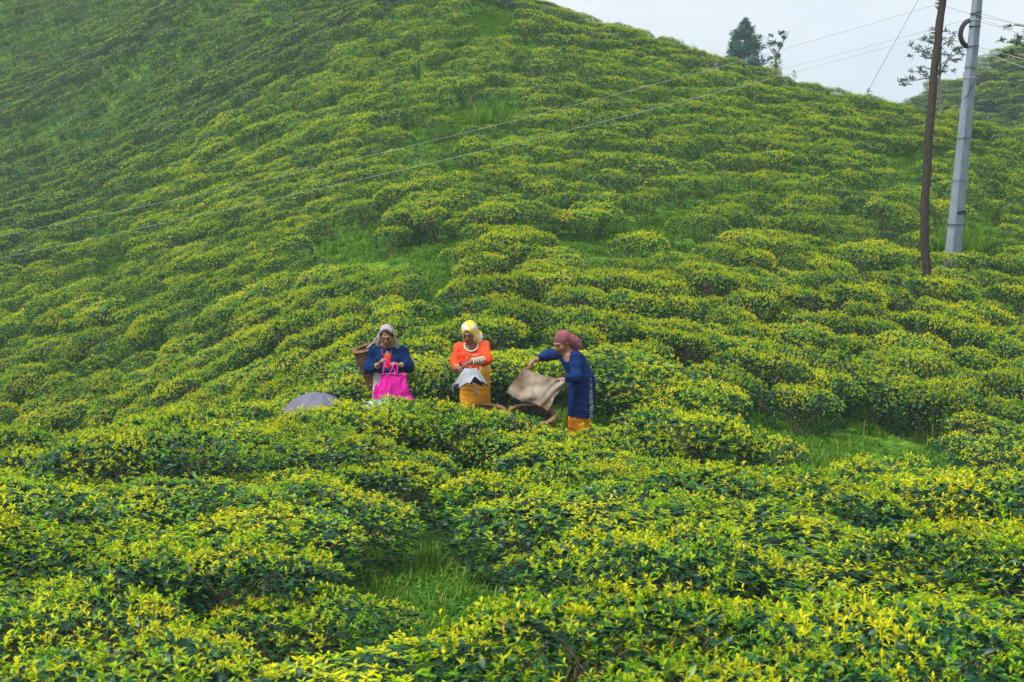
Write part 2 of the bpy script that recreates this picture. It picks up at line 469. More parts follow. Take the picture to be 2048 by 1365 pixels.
def tea_form(seed, hi=True, density=1.0, young=1.0, twiggy=0.0, top_drop=0.0):
    """one bush of about 1.2 m across and BUSH_H high: mesh data for (foliage, young_shoots, stems)"""
    r = np.random.default_rng(seed)
    R0, H = 0.66, BUSH_H
    ph = r.random(8) * 6.28
    def Rth(t): return R0 * (1 + .10 * np.sin(2 * t + ph[0]) + .08 * np.sin(3 * t + ph[1]) + .06 * np.sin(5 * t + ph[2]) + .04 * np.sin(9 * t + ph[3]))
    def bump(x, y): return .020 * np.sin(7 * x + ph[4]) * np.sin(6 * y + ph[5]) + .017 * np.sin(13 * x + ph[6] + 4 * y) + .012 * np.sin(17 * y + ph[7])
    def ztop(x, y):
        t = np.arctan2(y, x); rr = np.hypot(x, y) / Rth(t)
        return H * (1 - .19 * np.clip(rr, 0, 1.2) ** 5) + bump(x, y)
    def top_pts(n, rmax=1.0):
        t = r.random(n) * 6.28; q = np.sqrt(r.random(n)) * rmax * Rth(t)
        x, y = q * np.cos(t), q * np.sin(t)
        return x, y, ztop(x, y), q / Rth(t), t
    tm = LEAF_HI if hi else LEAF_LO
    # mature leaves: a layer under the plucking table and a skirt round the sides
    n1 = int((1800 if hi else 900) * density); n2 = int((1250 if hi else 800) * density)
    x, y, z, q, t = top_pts(n1)
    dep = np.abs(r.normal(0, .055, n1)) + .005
    pos1 = np.stack([x, y, z - dep], -1)
    az1 = r.random(n1) * 6.28; el1 = r.normal(.35, .35, n1)
    t2 = r.random(n2) * 6.28; h2 = r.random(n2) ** 0.9
    prof = np.interp(h2, [0, .25, .6, .9, 1], [.70, .86, .96, 1.0, .98])
    rad = Rth(t2) * prof * (1 - np.abs(r.normal(0, .10, n2)))
    z2 = H * (.07 + .79 * h2) + r.normal(0, .02, n2)
    pos2 = np.stack([rad * np.cos(t2), rad * np.sin(t2), z2], -1)
    az2 = t2 + r.normal(0, .7, n2); el2 = r.normal(.05, .45, n2)
    pos = np.concatenate([pos1, pos2]); az = np.concatenate([az1, az2]); el = np.concatenate([el1, el2])
    n = n1 + n2
    ln = r.uniform(.038, .070, n)
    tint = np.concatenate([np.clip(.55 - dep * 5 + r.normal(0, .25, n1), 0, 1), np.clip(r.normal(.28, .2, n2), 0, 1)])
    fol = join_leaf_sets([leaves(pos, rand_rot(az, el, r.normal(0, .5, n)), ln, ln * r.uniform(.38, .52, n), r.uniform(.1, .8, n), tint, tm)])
    # young shoots: whorls of arching pale leaves on the table
    ns = int((740 if hi else 520) * young); nl = 4 if hi else 3
    x, y, z, q, t = top_pts(ns, 1.03)
    pale = snoise(np.stack([x, y], -1), seed, 2, 5.5) * .30 + r.normal(0, .17 if hi else .15, ns)
    keep = pale + r.normal(0, .28, ns) > -.30
    x, y, z, q, t, pale = [a[keep] for a in (x, y, z, q, t, pale)]; ns = len(x)
    base = np.stack([x, y, z - .010 + r.normal(0, .020, ns) + .05 * (r.random(ns) < .06)], -1)
    sz = r.uniform(.65, 1.25, ns)
    a0 = r.random(ns) * 6.28
    tilt = .25 * q
    sets = []
    for k in range(nl):
        azk = a0 + k * 2.4 + r.normal(0, .3, ns)
        elk = (.78 + .13 * k + r.normal(0, .2, ns)) + tilt * np.cos(azk - t) * -.6
        lk = sz * (.042 - .004 * k) * r.uniform(.8, 1.15, ns)
        pk = base + np.stack([0 * x, 0 * x, .006 * k * sz + .004], -1)
        tk = np.clip(.50 + .09 * k + pale + r.normal(0, .10, ns), 0, .95 + .05 * (r.random(ns) < .03))
        sets.append(leaves(pk, rand_rot(azk, elk, r.normal(0, .25, ns)), lk, lk * r.uniform(.34, .46, ns), r.uniform(.45, 1.35, ns), tk, tm))
    if hi:   # the upright bud
        lk = sz * .035
        sets.append(leaves(base + np.array([0, 0, .012]), rand_rot(a0, r.normal(1.35, .1, ns), 0 * a0), lk, lk * .22, 0 * lk, np.clip(.75 + pale, 0, .95), tm))
    # shoots breaking from the sides
    m = int((70 if hi else 40) * young)
    t3 = r.random(m) * 6.28; h3 = r.uniform(.45, 1, m)
    p3 = np.stack([Rth(t3) * np.cos(t3) * (.82 + .18 * h3), Rth(t3) * np.sin(t3) * (.82 + .18 * h3), H * (.25 + .6 * h3)], -1)
    for k in range(3):
        lk = r.uniform(.04, .065, m) * 1.0
        sets.append(leaves(p3, rand_rot(t3 + (k - 1) * 1.0 + r.normal(0, .3, m), r.normal(.5, .25, m), r.normal(0, .3, m)), lk, lk * .4, r.uniform(.3, .9, m), np.clip(r.normal(.38, .2, m), 0, 1), tm))
    yng = join_leaf_sets(sets)
    # stems: short crooked trunk, forking limbs that carry the table
    st = MB()
    sides = 5 if hi else 3
    for i in range(int((9 if hi else 5) + 14 * twiggy)):
        a = r.random() * 6.28; rr = R0 * r.uniform(.45, .92)
        p0 = np.array([r.normal(0, .03), r.normal(0, .03), -.10])
        p1 = p0 + np.array([np.cos(a) * .10, np.sin(a) * .10, .20])
        p2 = np.array([np.cos(a + .3 * r.normal()) * rr * .62, np.sin(a + .3 * r.normal()) * rr * .62, H * .48])
        p3_ = np.array([np.cos(a) * rr, np.sin(a) * rr, H * .80])
        st.tube([p0, p1, p2, p3_], np.array([.018, .0135, .0085, .004]) * r.uniform(.8, 1.2), sides, caps=False)
        for j in range(3 if hi else 1):
            b0 = p2 + (p3_ - p2) * r.uniform(0, .6)
            e = b0 + np.array([r.normal(0, .11), r.normal(0, .11), r.uniform(.12, .26)])
            st.tube([b0, (b0 + e) / 2 + r.normal(0, .015, 3), e], [.006, .0045, .0025], 3, caps=False)
    return fol, yng, (np.concatenate(st.V), st.F)

def form_meshes(seed, **k):
    fol, yng, (sv, sf) = tea_form(seed, **k)
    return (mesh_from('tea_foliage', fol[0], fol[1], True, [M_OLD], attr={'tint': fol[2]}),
            mesh_from('tea_shoots', yng[0], yng[1], True, [M_YOUNG], attr={'tint': yng[2]}),
            mesh_from('tea_stems', sv, sf, True, [M_TWIG]))
FORMS_HI = [form_meshes(100 + i, hi=True, twiggy=(0, .2, 0, .6, 0, 1.0, 0)[i], young=(1, 1.15, .9, .8, 1.1, .75, 1.0)[i], density=(1, 1, 1.1, .85, 1, .7, 1)[i]) for i in range(7)]

def joined_form(seed, **k):
    fol, yng, (sv, sf) = tea_form(seed, **k)
    V = np.concatenate([fol[0], yng[0], sv]); T = np.concatenate([fol[2], yng[2], np.zeros(len(sv))])
    n1, n2 = len(fol[0]), len(fol[0]) + len(yng[0])
    g = {}
    for src, off, mi in ((fol[1], 0, 0), (yng[1], n1, 1), ([np.array(sf)], n2, 2)):
        for f in src: g.setdefault(f.shape[1], []).append((f + off, mi))
    Fs, mi = [], []
    for w in g:
        Fs.append(np.concatenate([a for a, _ in g[w]])); mi += [m for a, m in g[w] for _ in range(len(a))]
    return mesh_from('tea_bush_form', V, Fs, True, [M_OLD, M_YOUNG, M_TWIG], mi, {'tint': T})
FORMS_LO = [joined_form(300 + i, hi=False, young=(1, 1.1, .8, 1, .38, .26)[i], density=(1, 1, 1.1, .9, 1.15, 1.2)[i]) for i in range(6)]

# ------------- open patches and paths between the bushes (found where the photograph shows grass)
_gaps = []          # (world x, world y, radius)
def gap_line(pts, r, lift=0.0):
    q = np.array([pix_ground(px, py, lift)[:2] for px, py in pts])
    for a, b in zip(q[:-1], q[1:]):
        n = max(2, int(np.linalg.norm(b - a) / .35))
        for t in np.linspace(0, 1, n): _gaps.append((*(a + (b - a) * t), r))
def gap_spot(px, py, r, lift=0.0):
    _gaps.append((*pix_ground(px, py, lift)[:2], r))
_gaps += [(-.33, 7.2, .10), (-.35, 7.6, .14), (-.37, 8.0, .20), (-.40, 8.4, .20), (-.42, 8.8, .20), (-.45, 9.2, .18), (-.47, 9.6, .14), (-.50, 10.0, .10), (-.53, 10.5, -.05)]
_gaps += [(3.2, 15.3, .35), (3.7, 15.0, .35), (4.2, 14.7, .35), (3.3, 14.5, .35), (3.8, 14.1, .35), (4.3, 13.8, .35), (4.8, 14.2, .3), (3.0, 16.0, .2), (3.6, 13.7, .1), (4.1, 13.4, .1)]
gap_line([(930, 870), (1010, 850)], -.20)
_gaps += [(-1.38, 6.5, -.12)]
gap_line([(1150, 870), (1190, 850), (1260, 830), (1400, 800)], .08)
gap_line([(880, 640), (900, 560), (870, 500)], .02)
gap_line([(905, 400), (915, 310), (925, 230)], .02); gap_line([(900, 130), (960, 40)], .0)
gap_spot(965, 250, 1.0); gap_spot(1005, 255, .7); gap_spot(850, 275, .45); gap_spot(915, 300, .2)
gap_spot(715, 505, .8); gap_spot(695, 530, .6); gap_spot(1165, 515, .75); gap_spot(1215, 500, .25)
gap_line([(1240, 485), (1370, 455), (1440, 430)], .12)
gap_line([(1500, 405), (1570, 410)], .05)
gap_spot(1800, 340, .75); gap_spot(1830, 345, .3)
gap_spot(1900, 500, .9); gap_spot(1880, 515, .2); gap_spot(1960, 480, .3)
gap_line([(240, 560), (225, 500), (230, 440)], -.02)
gap_line([(0, 528), (120, 505), (230, 470)], -.2)
gap_line([(190, 90), (120, 170), (70, 240), (60, 320)], -.1)
gap_spot(120, 620, .2)
gap_line([(330, 230), (450, 190), (640, 150)], -.3); gap_line([(560, 340), (640, 320)], -.05)
gap_spot(420, 560, .0); gap_spot(1130, 370, .0)
gap_spot(1420, 165, .1); gap_spot(420, 465, .0)
gap_line([(1010, 80), (990, 30)], .25)
# where people stand and things lie
_gaps += [(-1.38, 15.5, -.05), (-0.43, 15.35, -.05), (0.70, 15.2, .05), (-0.32, 15.0, -.15), (0.22, 14.75, -.15)]
GAPS = np.array(_gaps)

def row_dir(X, Y):
    """direction in which the rows run"""
    px, py, _ = project(X, Y, gz(X, Y) + .6)
    left = np.clip((820 - px) / 500, 0, 1) * np.clip((Y - 15) / 4, 0, 1)
    right = np.clip((px - 1250) / 600, 0, 1) * np.clip((26 - Y) / 8, 0, 1) * np.clip((Y - 6) / 4, 0, 1)
    a = left * .70 - right * .62 + .22 * snoise(np.stack([X, Y], -1), 11, 2, .22)
    return a

_r = np.random.default_rng(21)
N = 130000
_Y = 3.9 + (_r.random(N) ** .8) * 88
_X = _r.uniform(-1, 1, N) * (5.2 + .46 * _Y) - .06 * _Y
# bushes whose place the picture fixes: the row before the pickers, and round them
_set = [(430, 13.4, 1.05), (540, 14.0, 1.0), (645, 14.25, .92), (745, 14.30, .92), (848, 14.35, .92), (950, 14.10, .95), (1045, 13.62, .88), (1145, 13.0, .85), (1245, 13.6, 1.0), (1360, 14.0, 1.0), (1480, 14.2, 1.0),
        (690, 15.9, .9), (1010, 16.6, .95), (860, 15.8, .85), (1250, 16.6, 1.0), (640, 16.6, 1.0), (940, 16.8, 1.0), (785, 16.9, 1.0), (1110, 16.9, 1.0), (1856, 23.35, .80), (1835, 23.6, .7), (1875, 23.6, .7), (1910, 26.45, .85)]
_nset = len(_set)
for _k, (a_, d_, b_) in enumerate(_set): _X[_k], _Y[_k] = W(a_, 800, d_)[0], d_
_dgap = np.full(N, 9.0)
for gx, gy, grr in GAPS: _dgap = np.minimum(_dgap, np.hypot(_X - gx, _Y - gy) - grr)
_ang = row_dir(_X, _Y)
_big = .80 + .34 * _r.random(N)                      # size of each bush
_px, _py, _ = project(_X, _Y, gz(_X, _Y) + BUSH_H)
_big = _big * np.where((_px < 700) & (_Y > 36), 1.15, 1.0) * np.where(_Y < 11, 1.06, np.where(_Y > 17, .64, .92))
for _k in range(_nset): _big[_k] = _set[_k][2]; _dgap[_k] = 9
ok = (_dgap > .66 * _big)
_holes = snoise(np.stack([_X, _Y], -1), 91, 3, 1.1)
_idx = np.nonzero(ok)[0]
cell = {}
placed = []
for i in _idx:
    x, y, a, b = _X[i], _Y[i], _ang[i], _big[i]
    ca, sa = math.cos(a), math.sin(a)
    cx, cyy = int(x // 1.5), int(y // 1.5); good = True
    for ix in (-1, 0, 1):
        for iy in (-1, 0, 1):
            for (x2, y2, b2) in cell.get((cx + ix, cyy + iy), ()):
                dx, dy = x - x2, y - y2
                u = (dx * ca + dy * sa) / .86; v = (-dx * sa + dy * ca) / (1.02 if y < 17 else (1.10 if y < 34 or x > -4 else 1.02))
                if i >= _nset and u * u + v * v < (.5 * (b + b2)) ** 2: good = False; break
            if not good: break
        if not good: break
    if good:
        if i >= _nset and y > 16.5 and _holes[i] > .80: continue
        cell.setdefault((cx, cyy), []).append((x, y, b)); placed.append(i)
placed = np.array(placed)
BH = np.zeros(len(placed)); _zs = {3: 1.05, 4: 1.05, 5: .98, 6: .91, 7: .90, 2: .98, 8: .95}
for _k, _i in enumerate(placed):
    if _i in _zs: BH[_k] = _zs[_i]
BX, BY, BA, BS = _X[placed], _Y[placed], _ang[placed], _big[placed]
BZ = gz(BX, BY)
# the openings through which the grass is seen: no bush grows where it would stand before them
SIGHT = [(872, 1180), (885, 1145), (890, 1110), (882, 1070), (875, 1035),
         (1640, 885), (1680, 900), (1720, 915), (1760, 928), (1800, 938), (1740, 895), (1660, 865),
         (965, 248), (1000, 252), (850, 278), (900, 305), (905, 330), (715, 505), (740, 492), (1165, 515), (1200, 505),
         (1800, 340), (1825, 345), (1905, 478), (1930, 482), (1885, 492), (1225, 842), (1255, 832), (1155, 848), (870, 510), (880, 600), (960, 45), (230, 470), (240, 545), (1300, 470), (1350, 458)]
_block = np.zeros(len(BX), bool)
for a_, b_ in SIGHT:
    e_ = pix_ground(a_, b_, .04); L_ = math.hypot(e_[0], e_[1]); ux, uy = e_[0] / L_, e_[1] / L_
    t_ = BX * ux + BY * uy; off_ = np.abs(BX * uy - BY * ux)
    near_ = np.clip(t_ , 0, L_)
    zr_ = CAM_Z + (e_[2] - CAM_Z) * np.minimum(near_ + .4 * BS, L_) / L_
    _block |= (off_ < np.where(BY < 12, .58, .58) * BS) & (t_ < L_ + .45 * BS) & (zr_ < BZ + BUSH_H * .93)
_block[:] = _block & ~np.isin(placed, np.arange(_nset))
placed, BX, BY, BA, BS, BZ, BH = [v_[~_block] for v_ in (placed, BX, BY, BA, BS, BZ, BH)]
# a bush is seen when the line from the camera to its top clears the bushes before it
def visible(X, Y, Z):
    vis = np.ones(len(X), bool)
    for t in np.linspace(.15, .93, 60):
        q = np.stack([X * t, Y * t, CAM_Z + (Z - CAM_Z) * t], -1)
        vis &= (q[:, 2] > gz(q[:, 0], q[:, 1]) + .45) | (np.hypot(X, Y) * (1 - t) < 1.2)
    return vis
px, py, fz = project(BX, BY, BZ + BUSH_H)
inview = (px > -60 / fz * 6) & (px < 2048 + 60 / fz * 6) & (py > -30) & (py < 1420)
seen = visible(BX, BY, BZ + BUSH_H * 1.05) & inview
keep = ~((py < -150) | (px < -700) | (px > 2750)) & ((visible(BX, BY, BZ + BUSH_H * 1.4)) | ~inview | (BY < 24))
rank = np.where(seen & (BY < 40), fz / BS, 1e9)
order = np.argsort(rank)
single = np.zeros(len(BX), bool); single[order[:300]] = True
single &= rank < 1e8
print('tea bushes', len(BX), 'kept', keep.sum(), 'seen', seen.sum(), 'single to', BY[single].max())

# slope tilt
_e = .35
nxg = -(gz(BX + _e, BY) - gz(BX - _e, BY)) / (2 * _e); nyg = -(gz(BX, BY + _e) - gz(BX, BY - _e)) / (2 * _e)
def bush_matrix(i, r):
    tiltv = Vector((nxg[i] * .7 + r.gauss(0, .07), nyg[i] * .7 + r.gauss(0, .07), 1)).normalized()
    q = Vector((0, 0, 1)).rotation_difference(tiltv).to_matrix()
    spin = r.random() * .5 - .25 + (math.pi if r.random() < .5 else 0)
    s = BS[i]
    S = Matrix.Diagonal((s * r.uniform(.98, 1.42), s * r.uniform(.84, 1.02), (.70 + .30 * min(s, 1.05)) * (BH[i] if BH[i] else r.uniform(.72, 1.16))))
    return q @ Matrix.Rotation(BA[i] + spin, 3, 'Z') @ S

# what each bush stands nearest to, on which side, and how near: its label
MARKS = [(775, 740, 'the woman in the navy cardigan', 'woman in navy cardigan'), (945, 740, 'the woman in orange', 'woman in orange'), (1160, 770, 'the woman in the long navy dress', 'woman in long dress'),
         (630, 810, 'the lavender umbrella', 'lavender umbrella'), (965, 820, 'the upright basket', 'upright basket'), (1062, 835, 'the tilted basket', 'tilted basket'), (1855, 545, 'the foot of the wooden pole', 'wooden pole'),
         (1908, 470, 'the foot of the concrete pole', 'concrete pole'), (1750, 915, 'the grassy clearing on the right', 'grassy clearing'), (880, 1110, 'the narrow grass path', 'narrow grass path'),
         (430, 1320, 'the bare grass at the bottom left', 'bare grass'), (0, 1365, 'the bottom left corner of the picture', 'bottom left corner'), (2048, 1365, 'the bottom right corner of the picture', 'bottom right corner'), (1350, 1300, 'the middle of the bottom right quarter', 'bottom right quarter'),
         (0, 900, 'the left end of the foreground crest', 'foreground crest'), (715, 510, 'the grassy spot left of the spur', 'grassy spot'), (1180, 510, 'the grassy spot on the middle slope', 'middle slope spot'),
         (965, 250, 'the grassy patch high on the spur', 'high grassy patch'), (1800, 340, 'the grass left of the poles', 'grass by the poles'), (200, 500, 'the green gully on the left', 'green gully'), (1400, 450, 'the grass strip on the right slope', 'grass strip'),
         (0, 700, 'the middle of the left edge', 'left edge'), (2048, 700, 'the middle of the right edge', 'right edge'), (1500, 700, 'the rows above the clearing', 'rows above clearing'), (400, 650, 'the middle of the dip on the left', 'dip'), (290, 830, 'the thin grass stalks on the left crest', 'crest grass stalks'), (398, 940, 'the tall grass blade left of the path', 'tall grass blade'),
         (1050, 955, 'the grass blades right of the path', 'grass blades'), (1578, 930, 'the grass blade before the clearing', 'grass blade by the clearing'), (1885, 760, 'the bright grass tuft above the clearing', 'bright grass tuft'), (1300, 650, 'the slope behind the woman in the long dress', 'slope behind her')]
def label_bushes(idx):
    out = {}; cells = {}
    for i in idx:
        d = [((px[i] - m[0]) ** 2 + ((py[i] - m[1]) * 1.4) ** 2) for m in MARKS]; k = int(np.argmin(d)); m = MARKS[k]
        dx, dy = px[i] - m[0], (py[i] - m[1]) * 1.4
        side = ('right of', 'above', 'left of', 'below')[int(((math.atan2(-dy, dx) + math.pi / 4) % (2 * math.pi)) // (math.pi / 2))]
        cells.setdefault((k, side), []).append((d[k], i))
    for (k, side), L in cells.items():
        L.sort(); m = MARKS[k]
        for n, (_, i) in enumerate(L):
            where = side.replace(' of', '')
            if len(L) == 1: lb = 'only tea bush close by, ' + side + ' ' + m[2]
            elif n < 6: lb = ('nearest', 'second nearest', 'third nearest', 'fourth nearest', 'fifth nearest', 'sixth nearest')[n] + ' tea bush ' + side + ' ' + m[2]
            else: lb = 'outlying tea bush ' + side + ' ' + m[2]
            out[i] = (lb, 'tea bushes ' + where + ' the ' + m[3] if where in ('above', 'below') else 'tea bushes on the ' + where + ' side of the ' + m[3])
    return out

_r2 = random.Random(5)
def make_bush(i, form, label, group):
    o = empty('tea_bush', (BX[i], BY[i], BZ[i] - .03))
    M = bush_matrix(i, _r2).to_4x4()
    M.translation = (BX[i], BY[i], BZ[i] - .03)
    o.matrix_world = M
    for nm, me in zip(('foliage', 'young_shoots', 'stems'), form): obj(nm, me, o)
    tag(o, label, 'tea bush', group)
    return o
singles = sorted(np.nonzero(single)[0], key=lambda k: BY[k])
BUSH_OBJ = {}
LAB = label_bushes(singles)
for n, i in enumerate(singles):
    lb, gp = LAB[i]
    f = FORMS_HI[_r2.choice((0, 0, 1, 1, 2, 2, 4, 4, 6, 6, 3, 5) if BY[i] > 10 else (0, 1, 2, 4, 6))]
    if 5.6 < BY[i] < 7.5 and px[i] < 420: f = FORMS_HI[3]
    BUSH_OBJ[i] = make_bush(i, f, lb, gp)

# ------------- points that carry instances of a form: the rest of the bushes, grass
def scatter(name, P, euler, scale, which, forms):
    me = bpy.data.meshes.new(name)
    me.vertices.add(len(P)); me.vertices.foreach_set('co', np.asarray(P, np.float32).ravel())
    for k, a in (('rot', euler), ('scl', scale)):
        at = me.attributes.new(k, 'FLOAT_VECTOR', 'POINT'); at.data.foreach_set('vector', np.asarray(a, np.float32).ravel())
    at = me.attributes.new('which', 'INT', 'POINT'); at.data.foreach_set('value', np.asarray(which, np.int32))
    o = obj(name, me)
    ng = bpy.data.node_groups.new(name + '_nodes', 'GeometryNodeTree')
    ng.interface.new_socket('Geometry', in_out='INPUT', socket_type='NodeSocketGeometry')
    ng.interface.new_socket('Geometry', in_out='OUTPUT', socket_type='NodeSocketGeometry')
    n, l = ng.nodes, ng.links
    gi, go = n.new('NodeGroupInput'), n.new('NodeGroupOutput')
    g2i = n.new('GeometryNodeGeometryToInstance')
    for f in reversed(forms):
        src = bpy.data.objects.new(name + '_form', f)
        oi = n.new('GeometryNodeObjectInfo'); oi.inputs['Object'].default_value = src
        oi.inputs['As Instance'].default_value = False
        l.new(oi.outputs['Geometry'], g2i.inputs[0])
    iop = n.new('GeometryNodeInstanceOnPoints'); iop.inputs['Pick Instance'].default_value = True
    def named(k, t):
        a = n.new('GeometryNodeInputNamedAttribute'); a.data_type = t; a.inputs['Name'].default_value = k
        return a.outputs['Attribute']
    l.new(gi.outputs[0], iop.inputs['Points']); l.new(g2i.outputs[0], iop.inputs['Instance'])
    l.new(named('which', 'INT'), iop.inputs['Instance Index'])
    e2r = n.new('FunctionNodeEulerToRotation')
    l.new(named('rot', 'FLOAT_VECTOR'), e2r.inputs[0]); l.new(e2r.outputs[0], iop.inputs['Rotation'])
    l.new(named('scl', 'FLOAT_VECTOR'), iop.inputs['Scale'])
    l.new(iop.outputs[0], go.inputs[0])
    md = o.modifiers.new('scatter', 'NODES'); md.node_group = ng
    return o

rest = np.nonzero(keep & ~single)[0]
E, S = [], []
for i in rest:
    M = bush_matrix(i, _r2)
    loc, rot, sc = M.to_4x4().decompose()
    E.append(tuple(rot.to_euler())); S.append(tuple(sc))
o = scatter('tea_bush_mass', np.stack([BX[rest], BY[rest], BZ[rest] - .03], -1), E, S, np.where((px[rest] < 900) & (BY[rest] > 26) & (_r.random(len(rest)) < np.clip((850 * (1 - py[rest] / 540) - px[rest]) / 160 + .3, 0, 1)), _r.choice([4, 5], len(rest)), np.where(_r.random(len(rest)) < .10, 4, _r.integers(0, 4, len(rest)))), FORMS_LO)  # scattered few-shoot bushes serve as dark patches, imitating shaded gaps between bushes
tag(o, 'dense tea bushes covering the upper slopes up to the skyline', 'tea bushes', None, 'stuff')

# bushes on the hill across the dip
n = 2600
hx = _r.uniform(18, 62, n); hy = _r.uniform(66, 106, n); hz = far_hill_z(hx, hy)
s = _r.uniform(1.2, 2.0, n)
o = scatter('far_tea_bushes', np.stack([hx, hy, hz - .1], -1), np.stack([0 * hx, 0 * hx, _r.random(n) * 6.28], -1), np.stack([s * 1.2, s, s * .9], -1), _r.integers(0, 5, n), FORMS_LO)
tag(o, 'hazy dark tea bushes covering the hill behind the poles', 'tea bushes', None, 'stuff')
# ---------------------------------------------------------------- grass
def grass_form(seed, n, h, spread, lean=.35, w=.006, kind=0):
    r = np.random.default_rng(seed)
    a = r.random(n) * 6.28; q = np.sqrt(r.random(n)) * spread
    base = np.stack([q * np.cos(a), q * np.sin(a), np.full(n, -.02)], -1)
    az = r.random(n) * 6.28; hh = h * r.uniform(.5, 1.15, n); ln = np.abs(r.normal(lean, lean * .5, n))
    d = np.stack([np.cos(az), np.sin(az), 0 * az], -1); side = np.stack([-np.sin(az), np.cos(az), 0 * az], -1)
    V, tint = [], []
    for t, ww in ((0, 1.0), (.4, .9), (.75, .6), (1.0, .05)):
        c = base + d * (ln * hh * t ** 1.8)[:, None] + np.array([0, 0, 1.0]) * (hh * t * (1 - .25 * ln * t))[:, None]
        V += [c - side * (w * ww * r.uniform(.8, 1.2, n))[:, None], c + side * (w * ww)]
        tint += [t, t]
    V = np.stack(V, 1)                     # n,8,3
    tv = np.clip(r.normal(.35, .2, n)[:, None] + .25 * np.array(tint)[None], 0, 1)
    F = np.concatenate([np.array([[2 * k, 2 * k + 1, 2 * k + 3, 2 * k + 2]]) for k in range(3)])
    F = (F[None] + (np.arange(n) * 8)[:, None, None]).reshape(-1, 4)
    return mesh_from('grass_form', V.reshape(-1, 3), F, True, [M_GRASS], attr={'tint': tv.ravel()})

def weed_form(seed, n=26, spread=.10):
    r = np.random.default_rng(seed)
    a = r.random(n) * 6.28; q = np.sqrt(r.random(n)) * spread
    pos = np.stack([q * np.cos(a), q * np.sin(a), r.uniform(.01, .10, n)], -1)
    ln = r.uniform(.03, .06, n)
    v, f, t = leaves(pos, rand_rot(r.random(n) * 6.28, r.normal(.3, .3, n), r.normal(0, .4, n)), ln, ln * .6, r.uniform(0, .8, n), np.clip(r.normal(.3, .2, n), 0, 1), LEAF_LO)
    return mesh_from('weed_form', v, f, True, [M_GRASS], attr={'tint': t})

GFORMS = [grass_form(1, 34, .13, .10), grass_form(2, 40, .10, .12, .6), weed_form(3), weed_form(4), grass_form(5, 30, .20, .10, .5),
          grass_form(6, 46, .55, .14, .55, .008), grass_form(7, 40, .75, .12, .45, .009)]
pts, wh, sc = [], [], []
_rg = np.random.default_rng(77)
def sow(cx, cy, rad, dens, kinds, s0=.8, s1=1.3):
    n = max(1, int(math.pi * rad * rad * dens))
    a = _rg.random(n) * 6.28; q = np.sqrt(_rg.random(n)) * rad
    x, y = cx + q * np.cos(a), cy + q * np.sin(a)
    pts.append(np.stack([x, y, gz(x, y)], -1)); wh.append(_rg.choice(kinds, n)); sc.append(_rg.uniform(s0, s1, n))
for gx, gy, grr in GAPS:
    if gy < 12: sow(gx, gy, grr + .55, 110, [0, 1, 2, 3, 2, 3, 4], .6, 1.0)
    elif gy < 20: sow(gx, gy, grr + .55, 60, [0, 1, 2, 4, 0, 1], .8, 1.3)
    else: sow(gx, gy, grr + .5, 40, [0, 1, 1, 2], .8, 1.3)
# weeds and grass on the floor between bushes
nn = 9000
x = _rg.uniform(-9, 9, nn); y = 4.2 + 18 * _rg.random(nn) ** .8
pts.append(np.stack([x, y, gz(x, y)], -1)); wh.append(_rg.choice([0, 1, 2, 3, 4], nn)); sc.append(_rg.uniform(.7, 1.3, nn))
nn = 9000
x = _rg.uniform(-26, 24, nn); y = 20 + 42 * _rg.random(nn)
pts.append(np.stack([x, y, gz(x, y)], -1)); wh.append(_rg.choice([0, 1, 4], nn)); sc.append(_rg.uniform(.9, 1.6, nn))
# long grass: by the concrete pole, beside the hill track, in the clearing, on the left track
for qx, qy, rad, dn in ((985, 248, .7, 22), (1020, 252, .5, 20), (1900, 500, .8, 26), (1925, 505, .5, 24), (1630, 875, .3, 12), (1230, 840, .4, 10), (120, 620, .3, 10), (230, 450, .4, 5)):
    p = pix_ground(qx, qy); sow(p[0], p[1], rad, dn, [5, 6, 4], .5, .85)
pts, wh, sc = np.concatenate(pts), np.concatenate(wh), np.concatenate(sc)
o = scatter('grass', pts, np.stack([0 * sc, 0 * sc, _rg.random(len(sc)) * 6.28], -1), np.stack([sc, sc, sc], -1), wh, GFORMS)
tag(o, 'grass and weeds in the gaps between tea bushes', 'grass', None, 'stuff')
# ---------------------------------------------------------------- trees on the skyline
M_CONIFER = leaf_mat('conifer_needles', [(0.0, (0.014, 0.095, 0.048)), (0.6, (0.035, 0.165, 0.075)), (1.0, (0.08, 0.25, 0.08))], rough=.6, transl=.12, spec=.2)
M_TREELEAF = leaf_mat('tree_leaf', [(0.0, (0.012, 0.045, 0.028)), (0.6, (0.028, 0.085, 0.04)), (1.0, (0.07, 0.15, 0.05))], rough=.5, transl=.2, spec=.3)
M_SHRUB = leaf_mat('shrub_leaf', [(0.0, (0.02, 0.08, 0.02)), (0.6, (0.08, 0.20, 0.03)), (1.0, (0.2, 0.30, 0.03))], rough=.5, transl=.25, spec=.3)
M_BARK = simple_mat('tree_bark', (0.12, 0.10, 0.085), (0.24, 0.21, 0.18), scale=9, rough=.95, bump=.5)

def leaf_cloud(name, centres, radii, n_each, ln, mat, parent, seed, flat=.6, wr=.45, elev=.2):
    r = np.random.default_rng(seed); P = []
    for c, rad, n in zip(centres, radii, n_each):
        d = r.normal(size=(n, 3)); d /= np.linalg.norm(d, axis=1)[:, None]
        P.append(np.array(c) + d * (rad * r.random(n) ** .45)[:, None] * np.array([1, 1, flat]))
    P = np.concatenate(P); n = len(P)
    l = r.uniform(.6, 1.3, n) * ln
    v, f, t = leaves(P, rand_rot(r.random(n) * 6.28, r.normal(elev, .5, n), r.normal(0, .6, n)), l, l * wr, r.uniform(0, .8, n), np.clip(r.normal(.45, .25, n), 0, 1), LEAF_LO)
    return obj(name, mesh_from(name, v, f, True, [mat], attr={'tint': t}), parent)

def rel(p, o): return np.asarray(p) - np.asarray(o)

